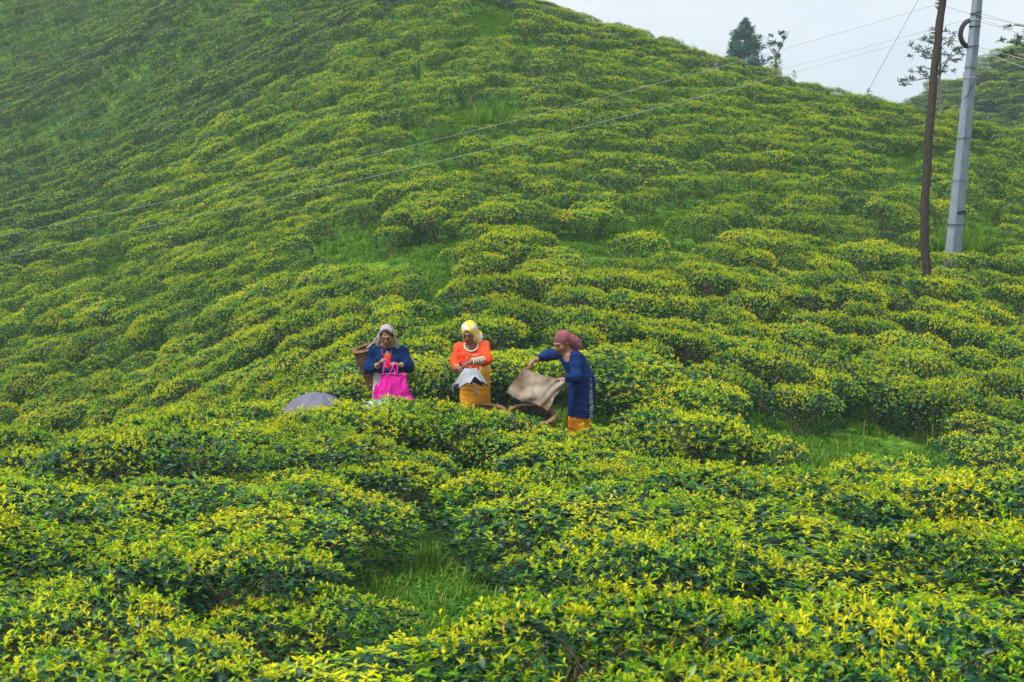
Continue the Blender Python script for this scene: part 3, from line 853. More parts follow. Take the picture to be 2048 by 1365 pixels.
# conical evergreen
D = 110.0
top = W(1490, 40, D); x0 = top[0]
base = np.array([x0, D, float(far_hill_z(np.array(x0), np.array(D))) - .5])
t = empty('conifer_tree', base)
H = top[2] - base[2]
mb = MB(); mb.tube([[0, 0, -.5], [.05, 0, H * .5], [0, 0, H * .98]], [.34, .2, .03], 8); mb.build('trunk', M_BARK, t)
r = np.random.default_rng(9)
ctr, rd, ne = [], [], []
for k in range(430):
    u = r.random() ** .8                                   # 0 top, 1 low
    h = H - .25 - u * 12.0
    rad = np.interp(u, [0, .06, .12, .2, .3, .45, 1], [.12, .70, 1.05, 1.35, 1.7, 2.0, 2.4]) * (1 + .14 * r.normal())
    a = r.random() * 6.28; q = rad * r.uniform(.45, 1.0)
    ctr.append((q * np.cos(a), q * np.sin(a), h + .10 * r.normal())); rd.append(.36 + .30 * u); ne.append(75)
for k in range(9):
    a = r.random() * 6.28; ctr.append((.22 * np.cos(a), .22 * np.sin(a), H - .35 + .35 * r.random())); rd.append(.16); ne.append(16)
leaf_cloud('crown', ctr, rd, ne, .32, M_CONIFER, t, 10, flat=.75, wr=.30, elev=.5)
tag(t, 'dark bluish conical evergreen tree rising behind the skyline', 'tree')

def px_tree(name, label, D, trunk, branches, clumps, ln, mat, n_per, seed, wr=.45, flat=.6, r0=.09, yoff=0.0):
    """a tree measured off the picture at one distance; branches and clumps also spread in depth"""
    r = np.random.default_rng(seed)
    tp = [W(a, b, D) for a, b in trunk]
    g = gz(tp[0][0], D) if D < 70 else far_hill_z(np.array(tp[0][0]), np.array(D))
    base = np.array([tp[0][0], D, float(g)])
    t = empty(name, base)
    pts = [np.zeros(3)] + [rel(p, base) for p in tp if p[2] > base[2] + .4]
    mb = MB(); mb.tube(pts, np.linspace(r0, r0 * .45, len(pts)), 7); mb.build('trunk', M_BARK, t)
    mb = MB(); spread = {}
    for br in branches:
        dep = r.uniform(-1, 1); P = []
        for k, (a, b) in enumerate(br):
            q = rel(W(a, b, D), base); q[1] += dep * .45 * k; P.append(q)
        mb.tube(P, np.linspace(r0 * .42, r0 * .12, len(P)), 5)
    mb.build('branches', M_BARK, t)
    C, R_, N_ = [], [], []
    for (a, b, rp) in clumps:
        q = rel(W(a, b, D), base); q[1] += r.normal(0, .35)
        rad = rp / FPX * D; C.append(q); R_.append(rad); N_.append(n_per)
    leaf_cloud('crown', C, R_, N_, ln, mat, t, seed + 1, flat=flat, wr=wr)
    tag(t, label, 'tree')
    return t

px_tree('sapling_tree', 'spindly forked tree with dark leaf clumps beside the conical evergreen', 60.0,
        [(1552, 145), (1552, 125), (1551, 112)],
        [[(1551, 114), (1545, 100), (1541, 88), (1542, 72)], [(1552, 112), (1557, 98), (1558, 88), (1562, 76), (1565, 66)], [(1551, 118), (1558, 112)]],
        [(1540, 86, 5), (1543, 90, 5), (1542, 72, 2), (1553, 86, 4), (1560, 88, 5), (1564, 90, 3), (1562, 66, 5), (1567, 66, 5), (1572, 74, 3), (1567, 76, 3), (1551, 102, 4), (1558, 112, 4), (1550, 116, 4), (1544, 116, 3), (1558, 95, 3)],
        .13, M_TREELEAF, 34, 31, flat=.9, r0=.07)
t = empty('skyline_shrub', (W(1551, 130, 59)[0], 59, float(gz(W(1551, 130, 59)[0], 59.0))))
zt = W(1551, 130, 59)[2] - t.location.z
leaf_cloud('foliage', [(x, y, z) for x, y, z in [(-.1, 0, zt - .1), (.12, .1, zt - .2), (0, -.1, zt + .12), (-.15, .1, zt - .5), (.18, 0, zt - .6), (0, 0, zt - 1), (-.1, 0, zt - 1.6), (.15, .1, zt - 2.0)]], [.26] * 8, [110] * 8, .10, M_SHRUB, t, 41, flat=1.0)
mb = MB()
for k in range(4): mb.tube([[0, 0, -.05], [.05 * (k - 1.5), .03 * k, zt * .5], [.12 * (k - 1.5), .04 * k - .06, zt]], [.03, .02, .008], 5)
mb.build('stems', M_BARK, t)
tag(t, 'small light green shrub at the foot of the spindly tree on the skyline', 'shrub')

for (qx, qy, hpx, lab) in ((1589, 150, 14, 'tiny dark sprig on the skyline right of the spindly tree'), (1737, 184, 12, 'tiny dark sprig on the skyline where the slanting wire ends')):
    p = pix_ground(qx, qy + 6, .5, 30, 60); g = float(gz(p[0], p[1]))
    t = empty('sprig', (p[0], p[1], g)); zt = W(qx, qy - hpx * .6, p[1])[2] - g
    mb = MB(); mb.tube([[0, 0, -.05], [.02, 0, zt * .6], [0, 0, zt]], [.018, .012, .006], 5); mb.build('stem', M_BARK, t)
    leaf_cloud('foliage', [(0, 0, zt - .05), (.06, 0, zt - .16), (-.07, 0, zt - .2), (.02, 0, zt - .3)], [.07, .08, .08, .08], [14] * 4, .08, M_TREELEAF, t, int(qx), flat=1)
    tag(t, lab, 'plant')

px_tree('feathery_tree', 'open feathery tree with flat leaf layers between and behind the two poles', 54.0,
        [(1882, 215), (1880, 190), (1878, 165), (1879, 152)],
        [[(1879, 155), (1886, 142), (1896, 128), (1912, 120), (1925, 118)], [(1879, 152), (1884, 135), (1892, 118), (1905, 108), (1930, 97)], [(1878, 158), (1862, 158), (1840, 158), (1815, 163), (1796, 163)],
         [(1878, 150), (1862, 140), (1845, 137), (1835, 135)], [(1879, 150), (1876, 130), (1868, 110), (1850, 98), (1828, 88)], [(1879, 148), (1878, 110), (1872, 80), (1866, 60)], [(1878, 130), (1886, 95), (1893, 75), (1895, 60)], [(1872, 90), (1856, 82), (1842, 78)],
         [(1886, 90), (1900, 80), (1914, 84)], [(1866, 118), (1850, 115), (1838, 112)]],
        [(1800, 163, 7), (1812, 160, 8), (1824, 157, 9), (1836, 156, 8), (1846, 152, 8), (1854, 157, 7), (1820, 170, 5), (1806, 170, 4), (1826, 143, 7), (1838, 136, 8), (1846, 146, 7), (1850, 142, 6),
         (1826, 98, 7), (1836, 104, 8), (1846, 108, 8), (1856, 112, 8), (1840, 94, 7), (1852, 100, 8), (1864, 106, 7), (1830, 110, 6), (1844, 78, 7), (1854, 80, 8), (1864, 84, 7), (1824, 87, 4), (1860, 60, 5), (1866, 66, 5), (1872, 70, 4),
         (1894, 62, 5), (1898, 70, 7), (1890, 78, 7), (1904, 78, 7), (1892, 96, 7), (1900, 104, 8), (1910, 98, 8), (1920, 96, 7), (1928, 97, 6), (1914, 110, 7), (1896, 112, 7), (1888, 108, 7), (1922, 120, 5), (1910, 122, 5), (1898, 122, 5), (1912, 88, 5), (1886, 134, 5), (1908, 141, 4), (1896, 144, 3)],
        .16, M_TREELEAF, 22, 51, wr=.32, flat=.42, r0=.10)
px_tree('roadside_tree', 'dark-leaved tree reaching in from the right edge beside the wires', 33.0,
        [(2160, 420), (2150, 250), (2140, 130), (2135, 60)],
        [[(2140, 130), (2090, 100), (2040, 92), (2015, 80)], [(2140, 140), (2090, 118), (2040, 108), (2005, 108)], [(2136, 80), (2090, 60), (2055, 50), (2042, 48)], [(2138, 100), (2190, 60), (2230, 50)]],
        [(2014, 80, 6), (2024, 76, 7), (2036, 72, 9), (2046, 78, 9), (2030, 84, 6), (2022, 88, 5), (2044, 92, 6), (2046, 50, 7), (2044, 62, 5), (2008, 108, 4), (2018, 106, 6), (2030, 104, 6), (2042, 106, 8), (2012, 112, 4), (2060, 70, 14), (2064, 100, 14), (2090, 60, 18), (2090, 110, 18), (2120, 40, 22), (2120, 90, 22), (2150, 60, 24), (2180, 90, 22), (2200, 50, 22), (2225, 70, 20)],
        .10, M_TREELEAF, 36, 61, wr=.34, flat=.5, r0=.14)

# ---------------------------------------------------------------- poles and wires
M_POLEWOOD = simple_mat('weathered_wood', (0.030, 0.023, 0.020), (0.085, 0.068, 0.058), scale=10, rough=.9, bump=.8, stretch=(9, 9, 1.0))
M_CONCRETE = simple_mat('concrete', (0.17, 0.215, 0.275), (0.235, 0.285, 0.35), scale=5, rough=.85, bump=.15, bscale=40, stretch=(3, 3, 1))
M_CABLE = simple_mat('black_cable', (0.012, 0.013, 0.016), (0.03, 0.03, 0.035), scale=30, rough=.45)
M_WIRE = simple_mat('wire_metal', (0.32, 0.34, 0.35), (0.42, 0.44, 0.45), scale=20, rough=.5)
M_IRON = simple_mat('rusty_iron', (0.06, 0.045, 0.04), (0.12, 0.10, 0.09), scale=30, rough=.7, bump=.3)
M_PORCELAIN = simple_mat('porcelain', (0.35, 0.33, 0.30), (0.5, 0.48, 0.45), scale=6, rough=.25)

DW = 24.0
wp = np.array([W(a, b, DW) for a, b in [(1854, 600), (1853, 545), (1849, 480), (1850, 400), (1858, 270), (1868, 150), (1878, 60), (1886, -10), (1893, -80), (1898, -140)]])
g0 = float(gz(wp[0, 0], DW))
base = np.array([wp[1, 0], DW, g0])
t = empty('wooden_pole', base)
k = np.linspace(0, 1, 40)
from_ = np.linspace(0, 1, len(wp))
P = np.stack([np.interp(k, from_, wp[:, i]) for i in range(3)], -1)
P = np.concatenate([[[wp[1, 0], DW, g0 - .4]], P[P[:, 2] > g0 + .1]]) - base
P[:, 0] += .006 * np.sin(np.arange(len(P)) * 1.3)
mb = MB(); mb.tube(P, np.linspace(.080, .055, len(P)) * (1 + .05 * np.sin(np.arange(len(P)) * 2.1)), 14); mb.build('shaft', M_POLEWOOD, t)
def insulator(t, base, a, b, D):
    q = rel(W(a, b, D), base)
    prof = [(.0, -.05), (.022, -.05), (.040, -.035), (.040, -.020), (.024, -.012), (.024, .012), (.040, .020), (.040, .035), (.022, .05), (0, .05)]
    ang = np.linspace(0, 6.283, 14, endpoint=False)
    G = np.array([[(r_ * np.cos(x), r_ * np.sin(x), z) for r_, z in prof] for x in ang]) + q
    m2 = MB(); m2.grid(G, True); h = m2.build('insulator', M_PORCELAIN, t)
    m3 = MB(); m3.tube([q + [0, 0, -.075], q + [0, 0, .075]], .009, 6)
    m3.tube([q + [0, 0, .07], q + [.13, 0, .075]], .010, 5); m3.tube([q + [0, 0, -.07], q + [.13, 0, -.075]], .010, 5)
    m3.build('bracket', M_IRON, h)
insulator(t, base, 1874, 9, DW - .02); insulator(t, base, 1866, 68, DW - .02)
tag(t, 'dark weathered wooden pole leaning slightly, nearer of the two poles', 'utility pole')

DC = 27.2
cb, ct = W(1909, 472, DC), W(1959, -45, DC)
g1 = float(gz(cb[0], DC))
base_c = np.array([cb[0], DC, g1])
t = empty('concrete_pole', base_c)
ax = (ct - cb) / np.linalg.norm(ct - cb)
b0 = cb + ax * ((g1 - .3 - cb[2]) / ax[2])
Ltot = np.linalg.norm(ct - b0)
def conc(py_):     # point on the pole's axis at a picture height, and half width there
    f = (py_ - 472) / (-45 - 472.0)
    return cb + (ct - cb) * f, np.interp(py_, [-45, 0, 472, 700], [.078, .083, .130, .140])
secs = []
for f in np.linspace(0, 1, 12):
    c = b0 + (ct - b0) * f; hw = np.interp(f, [0, 1], [.136, .080]); hd = hw * .8; bv = .018
    th = math.radians(28)
    loop = [(-hw + bv, -hd), (hw - bv, -hd), (hw, -hd + bv), (hw, hd - bv), (hw - bv, hd), (-hw + bv, hd), (-hw, hd - bv), (-hw, -hd + bv)]
    secs.append([c + np.array([u * math.cos(th) - v * math.sin(th), u * math.sin(th) + v * math.cos(th), 0]) for u, v in loop])
S_ = np.array(secs).transpose(1, 0, 2) - base_c
mb = MB(); mb.grid(S_, True); mb.add(S_[:, -1], [tuple(range(8))]); sh = mb.build('shaft', M_CONCRETE, t, smooth=False)
def ring(name, py_, rad, mat, tilt=0.0, parent=t, grow=1.03):
    c, hw = conc(py_); a = np.linspace(0, 6.283, 28, endpoint=False)
    rr = hw * 1.16 * grow
    P = np.stack([c[0] + rr * np.cos(a), c[1] + rr * np.sin(a), c[2] + tilt * np.cos(a)], -1) - base_c
    m_ = MB(); m_.tube(P, rad, 5, closed=True); return m_.build(name, mat, parent)
for py_, rad, mt, tl in ((24, .010, M_CABLE, .02), (30, .007, M_CABLE, -.03), (38, .006, M_WIRE, 0), (51, .010, M_CABLE, .0), (90, .009, M_CABLE, .01), (133, .006, M_CABLE, -.02), (152, .006, M_WIRE, 0), (273, .006, M_CABLE, 0), (359, .004, M_CABLE, 0), (448, .008, M_CABLE, 0)):
    ring('binding', py_, rad, mt, tl)
# coil of black cable strapped to the pole
cc, _h = conc(69)
a = np.linspace(math.radians(62), math.radians(298), 40)
coil_c = W(1942, 68, DC + .02)
mb = MB()
for k_ in range(5):
    o_ = np.array([.012 * math.cos(k_ * 2.5), .03 * math.sin(k_ * 1.9), .012 * math.sin(k_ * 2.5)])
    mb.tube(np.stack([coil_c[0] + (.195 + .012 * math.cos(k_ * 1.3)) * np.cos(a), coil_c[1] + 0 * a, coil_c[2] + (.245 + .012 * math.sin(k_ * 1.7)) * np.sin(a)], -1) + o_ - base_c, .024, 7)
cable_coil = mb.build('cable_coil', M_CABLE, t)
mb = MB()
P = np.array([W(a_, b_, DC - .12) for a_, b_ in [(1927, 200), (1935, 190), (1941, 180), (1946, 168), (1950, 155)]]) - base_c
mb.tube(P, .007, 5); mb.build('loose_cable', M_CABLE, t)
# painted number on the shaft: short dark strokes
mb = MB()
c, hw = conc(424)
th = math.radians(28)
for k_, st in enumerate([[(-.8, .9), (-.7, -.8), (-.55, .3), (-.4, -.8), (-.3, .9)], [(-.15, -.8), (-.15, .9), (.1, .6), (.1, .1), (-.12, 0)], [(.25, -.8), (.25, .9), (.45, .6), (.42, .1), (.25, 0), (.48, -.8)], [(.6, .5), (.7, .9), (.7, -.8)], [(.85, .9), (.8, 0), (.98, 0), (.97, .9), (.97, -.8)]]):
    P = []
    for u, v in st:
        u2 = u * hw * .85; P.append(c + np.array([u2 * math.cos(th) + hw * .8 * math.sin(th), u2 * math.sin(th) - hw * .8 * math.cos(th) - .004, v * .045 + .004 * u]) - base_c)
    mb.tube(P, .006, 4)
mb.build('painted_number', M_CABLE, t)
tag(t, 'pale grey concrete pole with a black cable coil, behind the wooden pole', 'utility pole')

def wire(label, pts, d0, d1, rad=.0034, mat=None, name='overhead_wire'):
    """pts: picture points from the pole outwards; distance runs from d0 to d1 along it"""
    pts = np.array(pts, float); s = np.concatenate([[0], np.cumsum(np.hypot(*np.diff(pts, axis=0).T))]); s /= s[-1]
    k = np.linspace(0, 1, 40)
    # smooth through the measured points
    deg = min(3, len(pts) - 1)
    cx, cyy = np.polyfit(s, pts[:, 0], deg), np.polyfit(s, pts[:, 1], deg)
    d = 1 / (1 / d0 + (1 / d1 - 1 / d0) * k)
    P = W(np.polyval(cx, k), np.polyval(cyy, k), d)
    mb = MB(); mb.tube(P - P[0], rad, 5)
    o = mb.build(name, mat or M_WIRE, None, loc=P[0])
    tag(o, label, 'wire', 'overhead wires')
    return o
wire('upper of two long wires crossing the whole slope from the wooden pole', [(1874, 9), (1500, 118), (1030, 240), (600, 345), (0, 472), (-260, 522)], DW - .02, 30.5)
wire('lower of two long wires crossing the whole slope from the wooden pole', [(1866, 68), (1593, 146), (1400, 195), (1200, 243), (700, 365), (300, 452), (0, 518), (-260, 570)], DW - .02, 30.5)
wire('wire from the concrete pole that vanishes behind the skyline near the spindly tree', [(1946, 36), (1750, 90), (1567, 138), (1500, 155)], DC - .1, 52)
wire('thin slanting wire from the top of the picture down to the skyline', [(1843, -12), (1790, 84), (1735, 184)], 38, 41.5, .007)
wire('short wire strung between the wooden pole and the concrete pole', [(1889, 12), (1915, 21), (1946, 30)], DW, DC - .1)
for n_, pts_ in enumerate([[(1960, 27), (2010, 41), (2060, 58), (2250, 120)], [(1960, 34), (2010, 43), (2060, 53), (2250, 95)], [(1959, 37), (2010, 57), (2060, 78), (2250, 150)], [(1958, 44), (2010, 58), (2060, 74), (2250, 140)], [(1953, 94), (2000, 106), (2060, 122), (2250, 170)], [(1952, 98), (1992, 114), (2060, 140), (2250, 205)]]):
    wire(('topmost', 'second from the top', 'third from the top', 'fourth from the top', 'second lowest', 'lowest')[n_] + ' of the wires leaving the concrete pole to the right', pts_, DC, 23.0, .005)
# ---------------------------------------------------------------- implicit surfaces for bodies and clothes
class SDF:
    def __init__(s, lo, hi, h):
        s.lo = np.array(lo, float); s.h = h
        s.n = np.ceil((np.array(hi) - s.lo) / h).astype(int) + 1
        s.D = np.full(tuple(s.n), 1.0, np.float32)
        s.ax = [(s.lo[i] + h * np.arange(s.n[i])).astype(np.float32) for i in range(3)]
    def box(s, lo, hi, pad):
        sl = []
        for i in range(3):
            a = int(np.clip(np.floor((lo[i] - pad - s.lo[i]) / s.h), 0, s.n[i])); b = int(np.clip(np.ceil((hi[i] + pad - s.lo[i]) / s.h) + 1, 0, s.n[i]))
            sl.append(slice(a, b))
        x, y, z = s.ax[0][sl[0]][:, None, None], s.ax[1][sl[1]][None, :, None], s.ax[2][sl[2]][None, None, :]
        return tuple(sl), x, y, z
    @staticmethod
    def smin(a, b, k):
        h = np.maximum(k - np.abs(a - b), 0) / k
        return np.minimum(a, b) - h * h * k * .25
    def put(s, d, sl, k, op):
        cur = s.D[sl]
        if op == 'add': s.D[sl] = s.smin(cur, d, k)
        else: s.D[sl] = -s.smin(-cur, d, k)
    def cone(s, a, b, r0, r1, k=.02, op='add'):
        a, b = np.array(a, float), np.array(b, float); r = max(r0, r1)
        sl, x, y, z = s.box(np.minimum(a, b) - r, np.maximum(a, b) + r, k + 2 * s.h)
        ab = b - a; L2 = ab.dot(ab) + 1e-12
        t = np.clip(((x - a[0]) * ab[0] + (y - a[1]) * ab[1] + (z - a[2]) * ab[2]) / L2, 0, 1)
        d = np.sqrt((x - a[0] - t * ab[0]) ** 2 + (y - a[1] - t * ab[1]) ** 2 + (z - a[2] - t * ab[2]) ** 2) - (r0 + (r1 - r0) * t)
        s.put(d, sl, k, op)
    def limb(s, pts, rad, k=.02):
        for i in range(len(pts) - 1): s.cone(pts[i], pts[i + 1], rad[i], rad[i + 1], k)
    def ell(s, c, r, R=None, k=.02, op='add'):
        c, r = np.array(c, float), np.array(r, float); m = r.max()
        sl, x, y, z = s.box(c - m, c + m, k + 2 * s.h)
        R = np.eye(3) if R is None else np.array(R)
        p = [R[0, i] * (x - c[0]) + R[1, i] * (y - c[1]) + R[2, i] * (z - c[2]) for i in range(3)]
        k0 = np.sqrt(sum((p[i] / r[i]) ** 2 for i in range(3))); k1 = np.sqrt(sum((p[i] / r[i] ** 2) ** 2 for i in range(3))) + 1e-9
        s.put(np.where(k0 < .3, (k0 - 1) * r.min(), k0 * (k0 - 1) / k1), sl, k, op)
    def loft(s, zs, cx, cy, a, b, k=.02, folds=0.0, nf=9, ph=0.0, op='add', fold_from=None, power=2.0):
        """stack of level super-ellipses from low z to high z"""
        zs = np.array(zs, float); m = max(max(a), max(b)) * 1.25
        lo = np.array([min(cx) - m, min(cy) - m, zs[0]]); hi = np.array([max(cx) + m, max(cy) + m, zs[-1]])
        sl, x, y, z = s.box(lo, hi, k + 2 * s.h)
        I = lambda v: np.interp(z.ravel(), zs, v)[None, None, :].astype(np.float32)
        A, B = I(a), I(b); dx, dy = x - I(cx), y - I(cy)
        if folds:
            th = np.arctan2(dy / B, dx / A)
            top = fold_from if fold_from is not None else zs[-1]
            f = np.clip((top - z) / (top - zs[0] + 1e-9), 0, 1) * folds
            mod = 1 + f * (.6 * np.sin(nf * th + ph + 2.5 * z) + .4 * np.sin((nf * 1.7) * th + 2 * ph - 3 * z))
            A = A * mod; B = B * mod
        q = (np.abs(dx / A) ** power + np.abs(dy / B) ** power) ** (1 / power)
        d = (q - 1) * np.minimum(A, B)
        d = np.maximum(d, np.maximum(zs[0] - z, z - zs[-1]))
        s.put(d.astype(np.float32), sl, k, op)
    def half(s, n, p, op='cut', k=.006):
        """cut away the side the normal points to"""
        n = np.array(n, float); n /= np.linalg.norm(n)
        x, y, z = s.ax[0][:, None, None], s.ax[1][None, :, None], s.ax[2][None, None, :]
        d = -((x - p[0]) * n[0] + (y - p[1]) * n[1] + (z - p[2]) * n[2])
        s.D = -s.smin(-s.D, d, k)
    def wrinkle(s, amp, scale, seed, stretch=(1, 1, 1)):
        I = np.nonzero(np.abs(s.D) < .03)
        P = np.stack([s.ax[i][I[i]] for i in range(3)], -1) * np.array(stretch)
        s.D[I] += (amp * snoise(P, seed, 3, scale)).astype(np.float32)
    def shell(s, t):
        s.D = np.maximum(s.D, -(s.D + t))
    def mesh(s, name, mats, smooth_iter=1, attr_fn=None):
        D, h = s.D, s.h
        D = np.pad(D, 1, constant_values=1.0); lo = s.lo - h
        S = D < 0
        c = [S[i:D.shape[0] - 1 + i, j:D.shape[1] - 1 + j, k:D.shape[2] - 1 + k] for i in (0, 1) for j in (0, 1) for k in (0, 1)]
        n_in = sum(q.astype(np.int8) for q in c)
        act = (n_in > 0) & (n_in < 8)
        I = np.stack(np.nonzero(act), -1)
        ids = np.full(act.shape, -1, np.int32); ids[act] = np.arange(len(I))
        cor = np.array([(i, j, k) for i in (0, 1) for j in (0, 1) for k in (0, 1)])
        val = np.stack([D[I[:, 0] + a, I[:, 1] + b, I[:, 2] + e] for a, b, e in cor], -1)
        acc = np.zeros((len(I), 3)); cnt = np.zeros(len(I))
        for p in range(8):
            for q in range(p + 1, 8):
                if np.abs(cor[p] - cor[q]).sum() != 1: continue
                m = (val[:, p] < 0) != (val[:, q] < 0)
                t = val[m, p] / (val[m, p] - val[m, q])
                acc[m] += cor[p] + t[:, None] * (cor[q] - cor[p]); cnt[m] += 1
        V = (I + acc / cnt[:, None]) * h + lo
        Q = []
        for axi in range(3):
            sh = [slice(1, None)] * 3; A = [slice(1, -1)] * 3; B = [slice(1, -1)] * 3
            A[axi] = slice(0, -1); B[axi] = slice(1, None)
            s0, s1 = S[tuple(A)], S[tuple(B)]
            e = np.stack(np.nonzero(s0 != s1), -1); flip = s0[tuple(e.T)]
            e = e + np.array([0 if i == axi else 1 for i in range(3)])
            u, v = (axi + 1) % 3, (axi + 2) % 3
            def off(du, dv):
                f = e.copy(); f[:, u] -= du; f[:, v] -= dv; return ids[f[:, 0], f[:, 1], f[:, 2]]
            q = np.stack([off(1, 1), off(0, 1), off(0, 0), off(1, 0)], -1)
            q[~flip] = q[~flip][:, ::-1]
            Q.append(q)
        Q = np.concatenate(Q); Q = Q[(Q >= 0).all(1)]
        for _ in range(smooth_iter):
            sm = np.zeros_like(V); ct = np.zeros(len(V))
            for a, b in ((0, 1), (1, 2), (2, 3), (3, 0)):
                np.add.at(sm, Q[:, a], V[Q[:, b]]); np.add.at(ct, Q[:, a], 1)
            V = V * .4 + .6 * sm / np.maximum(ct, 1)[:, None]
        return mesh_from(name, V, Q, True, mats, attr=(attr_fn(V) if attr_fn else None))

def rot_head(yaw, pitch, roll=0.0):
    """head frame: face along -Y, yaw to the picture's left is positive, pitch looks down"""
    return np.array(Matrix.Rotation(-yaw, 3, 'Z') @ Matrix.Rotation(pitch, 3, 'X') @ Matrix.Rotation(roll, 3, 'Y'))

def add_head(s, c, R, k=.012):
    P = lambda *v: np.array(c) + R @ np.array(v)
    s.ell(P(0, .014, .030), (.073, .090, .086), R, .02)
    s.ell(P(0, -.028, -.030), (.060, .064, .085), R, .03)
    s.ell(P(0, -.058, -.092), (.030, .026, .024), R, .03)
    for e in (-1, 1):
        s.ell(P(e * .036, -.062, -.034), (.026, .024, .026), R, .02)
        s.ell(P(e * .074, .012, -.008), (.010, .020, .032), R, .008)
        s.ell(P(e * .030, -.098, .004), (.017, .013, .010), R, .012, 'cut')
        s.ell(P(e * .030, -.080, .002), (.014, .012, .010), R, .006)
        s.cone(P(e * .012, -.089, .018), P(e * .046, -.076, .020), .009, .007, .012)
    s.cone(P(0, -.088, .008), P(0, -.112, -.034), .008, .013, .010)
    for e in (-1, 1): s.ell(P(e * .012, -.100, -.038), (.010, .011, .008), R, .006)
    s.cone(P(-.020, -.086, -.062), P(.020, -.086, -.062), .007, .007, .006)
    s.cone(P(-.016, -.086, -.071), P(.016, -.086, -.071), .008, .008, .006)
    s.cone(P(-.022, -.100, -.0665), P(.022, -.100, -.0665), .0045, .0045, .004, 'cut')
    return P

def add_hand(s, wrist, d, n, side, curl=(.9, 1.0, .7), spread=.08, size=1.0, thumb=(.7, .5)):
    """palm from the wrist along d, palm side facing n; side +1 puts the thumb on cross(d, n)"""
    d = np.array(d, float); d /= np.linalg.norm(d); n = np.array(n, float); n -= d * n.dot(d); n /= np.linalg.norm(n)
    t = np.cross(d, n) * side; w = np.array(wrist, float); z = size
    for o in (-.024, -.008, .008, .026):
        s.cone(w + t * o * .55, w + d * .078 * z + t * o * z, .015 * z, .0125 * z, .014)
    tips = []
    for i, (o, L) in enumerate(zip((.031, .0105, -.010, -.030), (.068, .076, .070, .056))):
        p = w + d * .082 * z + t * o * z
        dir_ = d + t * spread * (1.5 - i); dir_ /= np.linalg.norm(dir_)
        a = 0
        for j, (f, r0, r1) in enumerate(((.46, .0092, .0084), (.30, .0084, .0078), (.24, .0078, .0062))):
            a += curl[j] * (1 + .07 * (i - 1))
            v = dir_ * math.cos(a) + n * math.sin(a)
            q = p + v * L * f * z; s.cone(p, q, r0 * z, r1 * z, .003); p = q
        tips.append(p)
    p = w + d * .020 * z + t * .030 * z
    v = d * .6 + t * .75 + n * thumb[0]; v /= np.linalg.norm(v)
    q = p + v * .040 * z; s.cone(p, q, .0135 * z, .0105 * z, .010)
    v2 = d * .9 + t * .1 + n * (thumb[0] + thumb[1]); v2 /= np.linalg.norm(v2)
    q2 = q + v2 * .030 * z; s.cone(q, q2, .0105 * z, .0085 * z, .004)
    v3 = d * .9 - t * .15 + n * (thumb[0] + thumb[1]); v3 /= np.linalg.norm(v3)
    s.cone(q2, q2 + v3 * .022 * z, .0088 * z, .0066 * z, .003)
    return tips

def skin_mat(name, c, lip):
    m, nt, b, out = nodes_of(name)
    at = nt.nodes.new('ShaderNodeAttribute'); at.attribute_name = 'lip'
    tc = nt.nodes.new('ShaderNodeTexCoord'); nz = nt.nodes.new('ShaderNodeTexNoise'); nz.inputs['Scale'].default_value = 28
    nt.links.new(tc.outputs['Object'], nz.inputs['Vector'])
    rp = ramp_node(nt, [(.3, tuple(.86 * x for x in c)), (.7, tuple(1.1 * x for x in c))])
    nt.links.new(nz.outputs['Fac'], rp.inputs['Fac'])
    mx = nt.nodes.new('ShaderNodeMixRGB'); mx.inputs['Color2'].default_value = (*lip, 1)
    nt.links.new(at.outputs['Fac'], mx.inputs['Fac']); nt.links.new(rp.outputs['Color'], mx.inputs['Color1'])
    nt.links.new(mx.outputs['Color'], b.inputs['Base Color'])
    b.inputs['Roughness'].default_value = .48; b.inputs['Specular IOR Level'].default_value = .4
    return m
def lip_attr(c, R):
    def f(V):
        q = (V - np.array(c)) @ R
        d = np.sqrt((q[:, 0] / .024) ** 2 + ((q[:, 1] + .095) / .02) ** 2 + ((q[:, 2] + .066) / .015) ** 2)
        return {'lip': np.clip(1.6 - d * 1.3, 0, .8)}
    return f
M_SKIN_A = skin_mat('skin_tan', (0.27, 0.125, 0.068), (0.22, 0.06, 0.05))
M_SKIN_B = skin_mat('skin_brown', (0.19, 0.082, 0.050), (0.16, 0.045, 0.04))
M_SKIN_C = skin_mat('skin_light_brown', (0.30, 0.14, 0.078), (0.24, 0.07, 0.055))
M_HAIR = simple_mat('black_hair', (0.010, 0.008, 0.008), (0.03, 0.025, 0.024), scale=40, rough=.42, bump=.4, stretch=(1, 1, .3))
M_EYE = simple_mat('dark_eye', (0.008, 0.006, 0.005), (0.015, 0.01, 0.01), scale=30, rough=.25)
M_NAVY = simple_mat('navy_knit', (0.0025, 0.016, 0.078), (0.005, 0.026, 0.11), scale=14, rough=.9, bump=.5, bscale=130, spec=.1)
M_NAVY2 = simple_mat('navy_cotton', (0.003, 0.018, 0.095), (0.006, 0.030, 0.135), scale=7, rough=.85, bump=.3, bscale=60, spec=.12)
M_ORANGE = simple_mat('orange_knit', (0.68, 0.060, 0.016), (0.78, 0.085, 0.022), scale=9, rough=.85, bump=.4, bscale=110, spec=.15)
M_MUSTARD = simple_mat('mustard_cloth', (0.60, 0.245, 0.010), (0.74, 0.33, 0.016), scale=5, rough=.85, bump=.35, bscale=35, spec=.15, stretch=(1, 1, 3))
M_SAFFRON = simple_mat('saffron_cloth', (0.75, 0.24, 0.008), (0.85, 0.32, 0.012), scale=8, rough=.85, bump=.35, bscale=60, spec=.15, stretch=(1, 1, 3))
M_PALE = simple_mat('pale_grey_cloth', (0.46, 0.45, 0.40), (0.60, 0.58, 0.53), scale=6, rough=.9, bump=.35, bscale=45, spec=.1, stretch=(1, 1, 2.5))
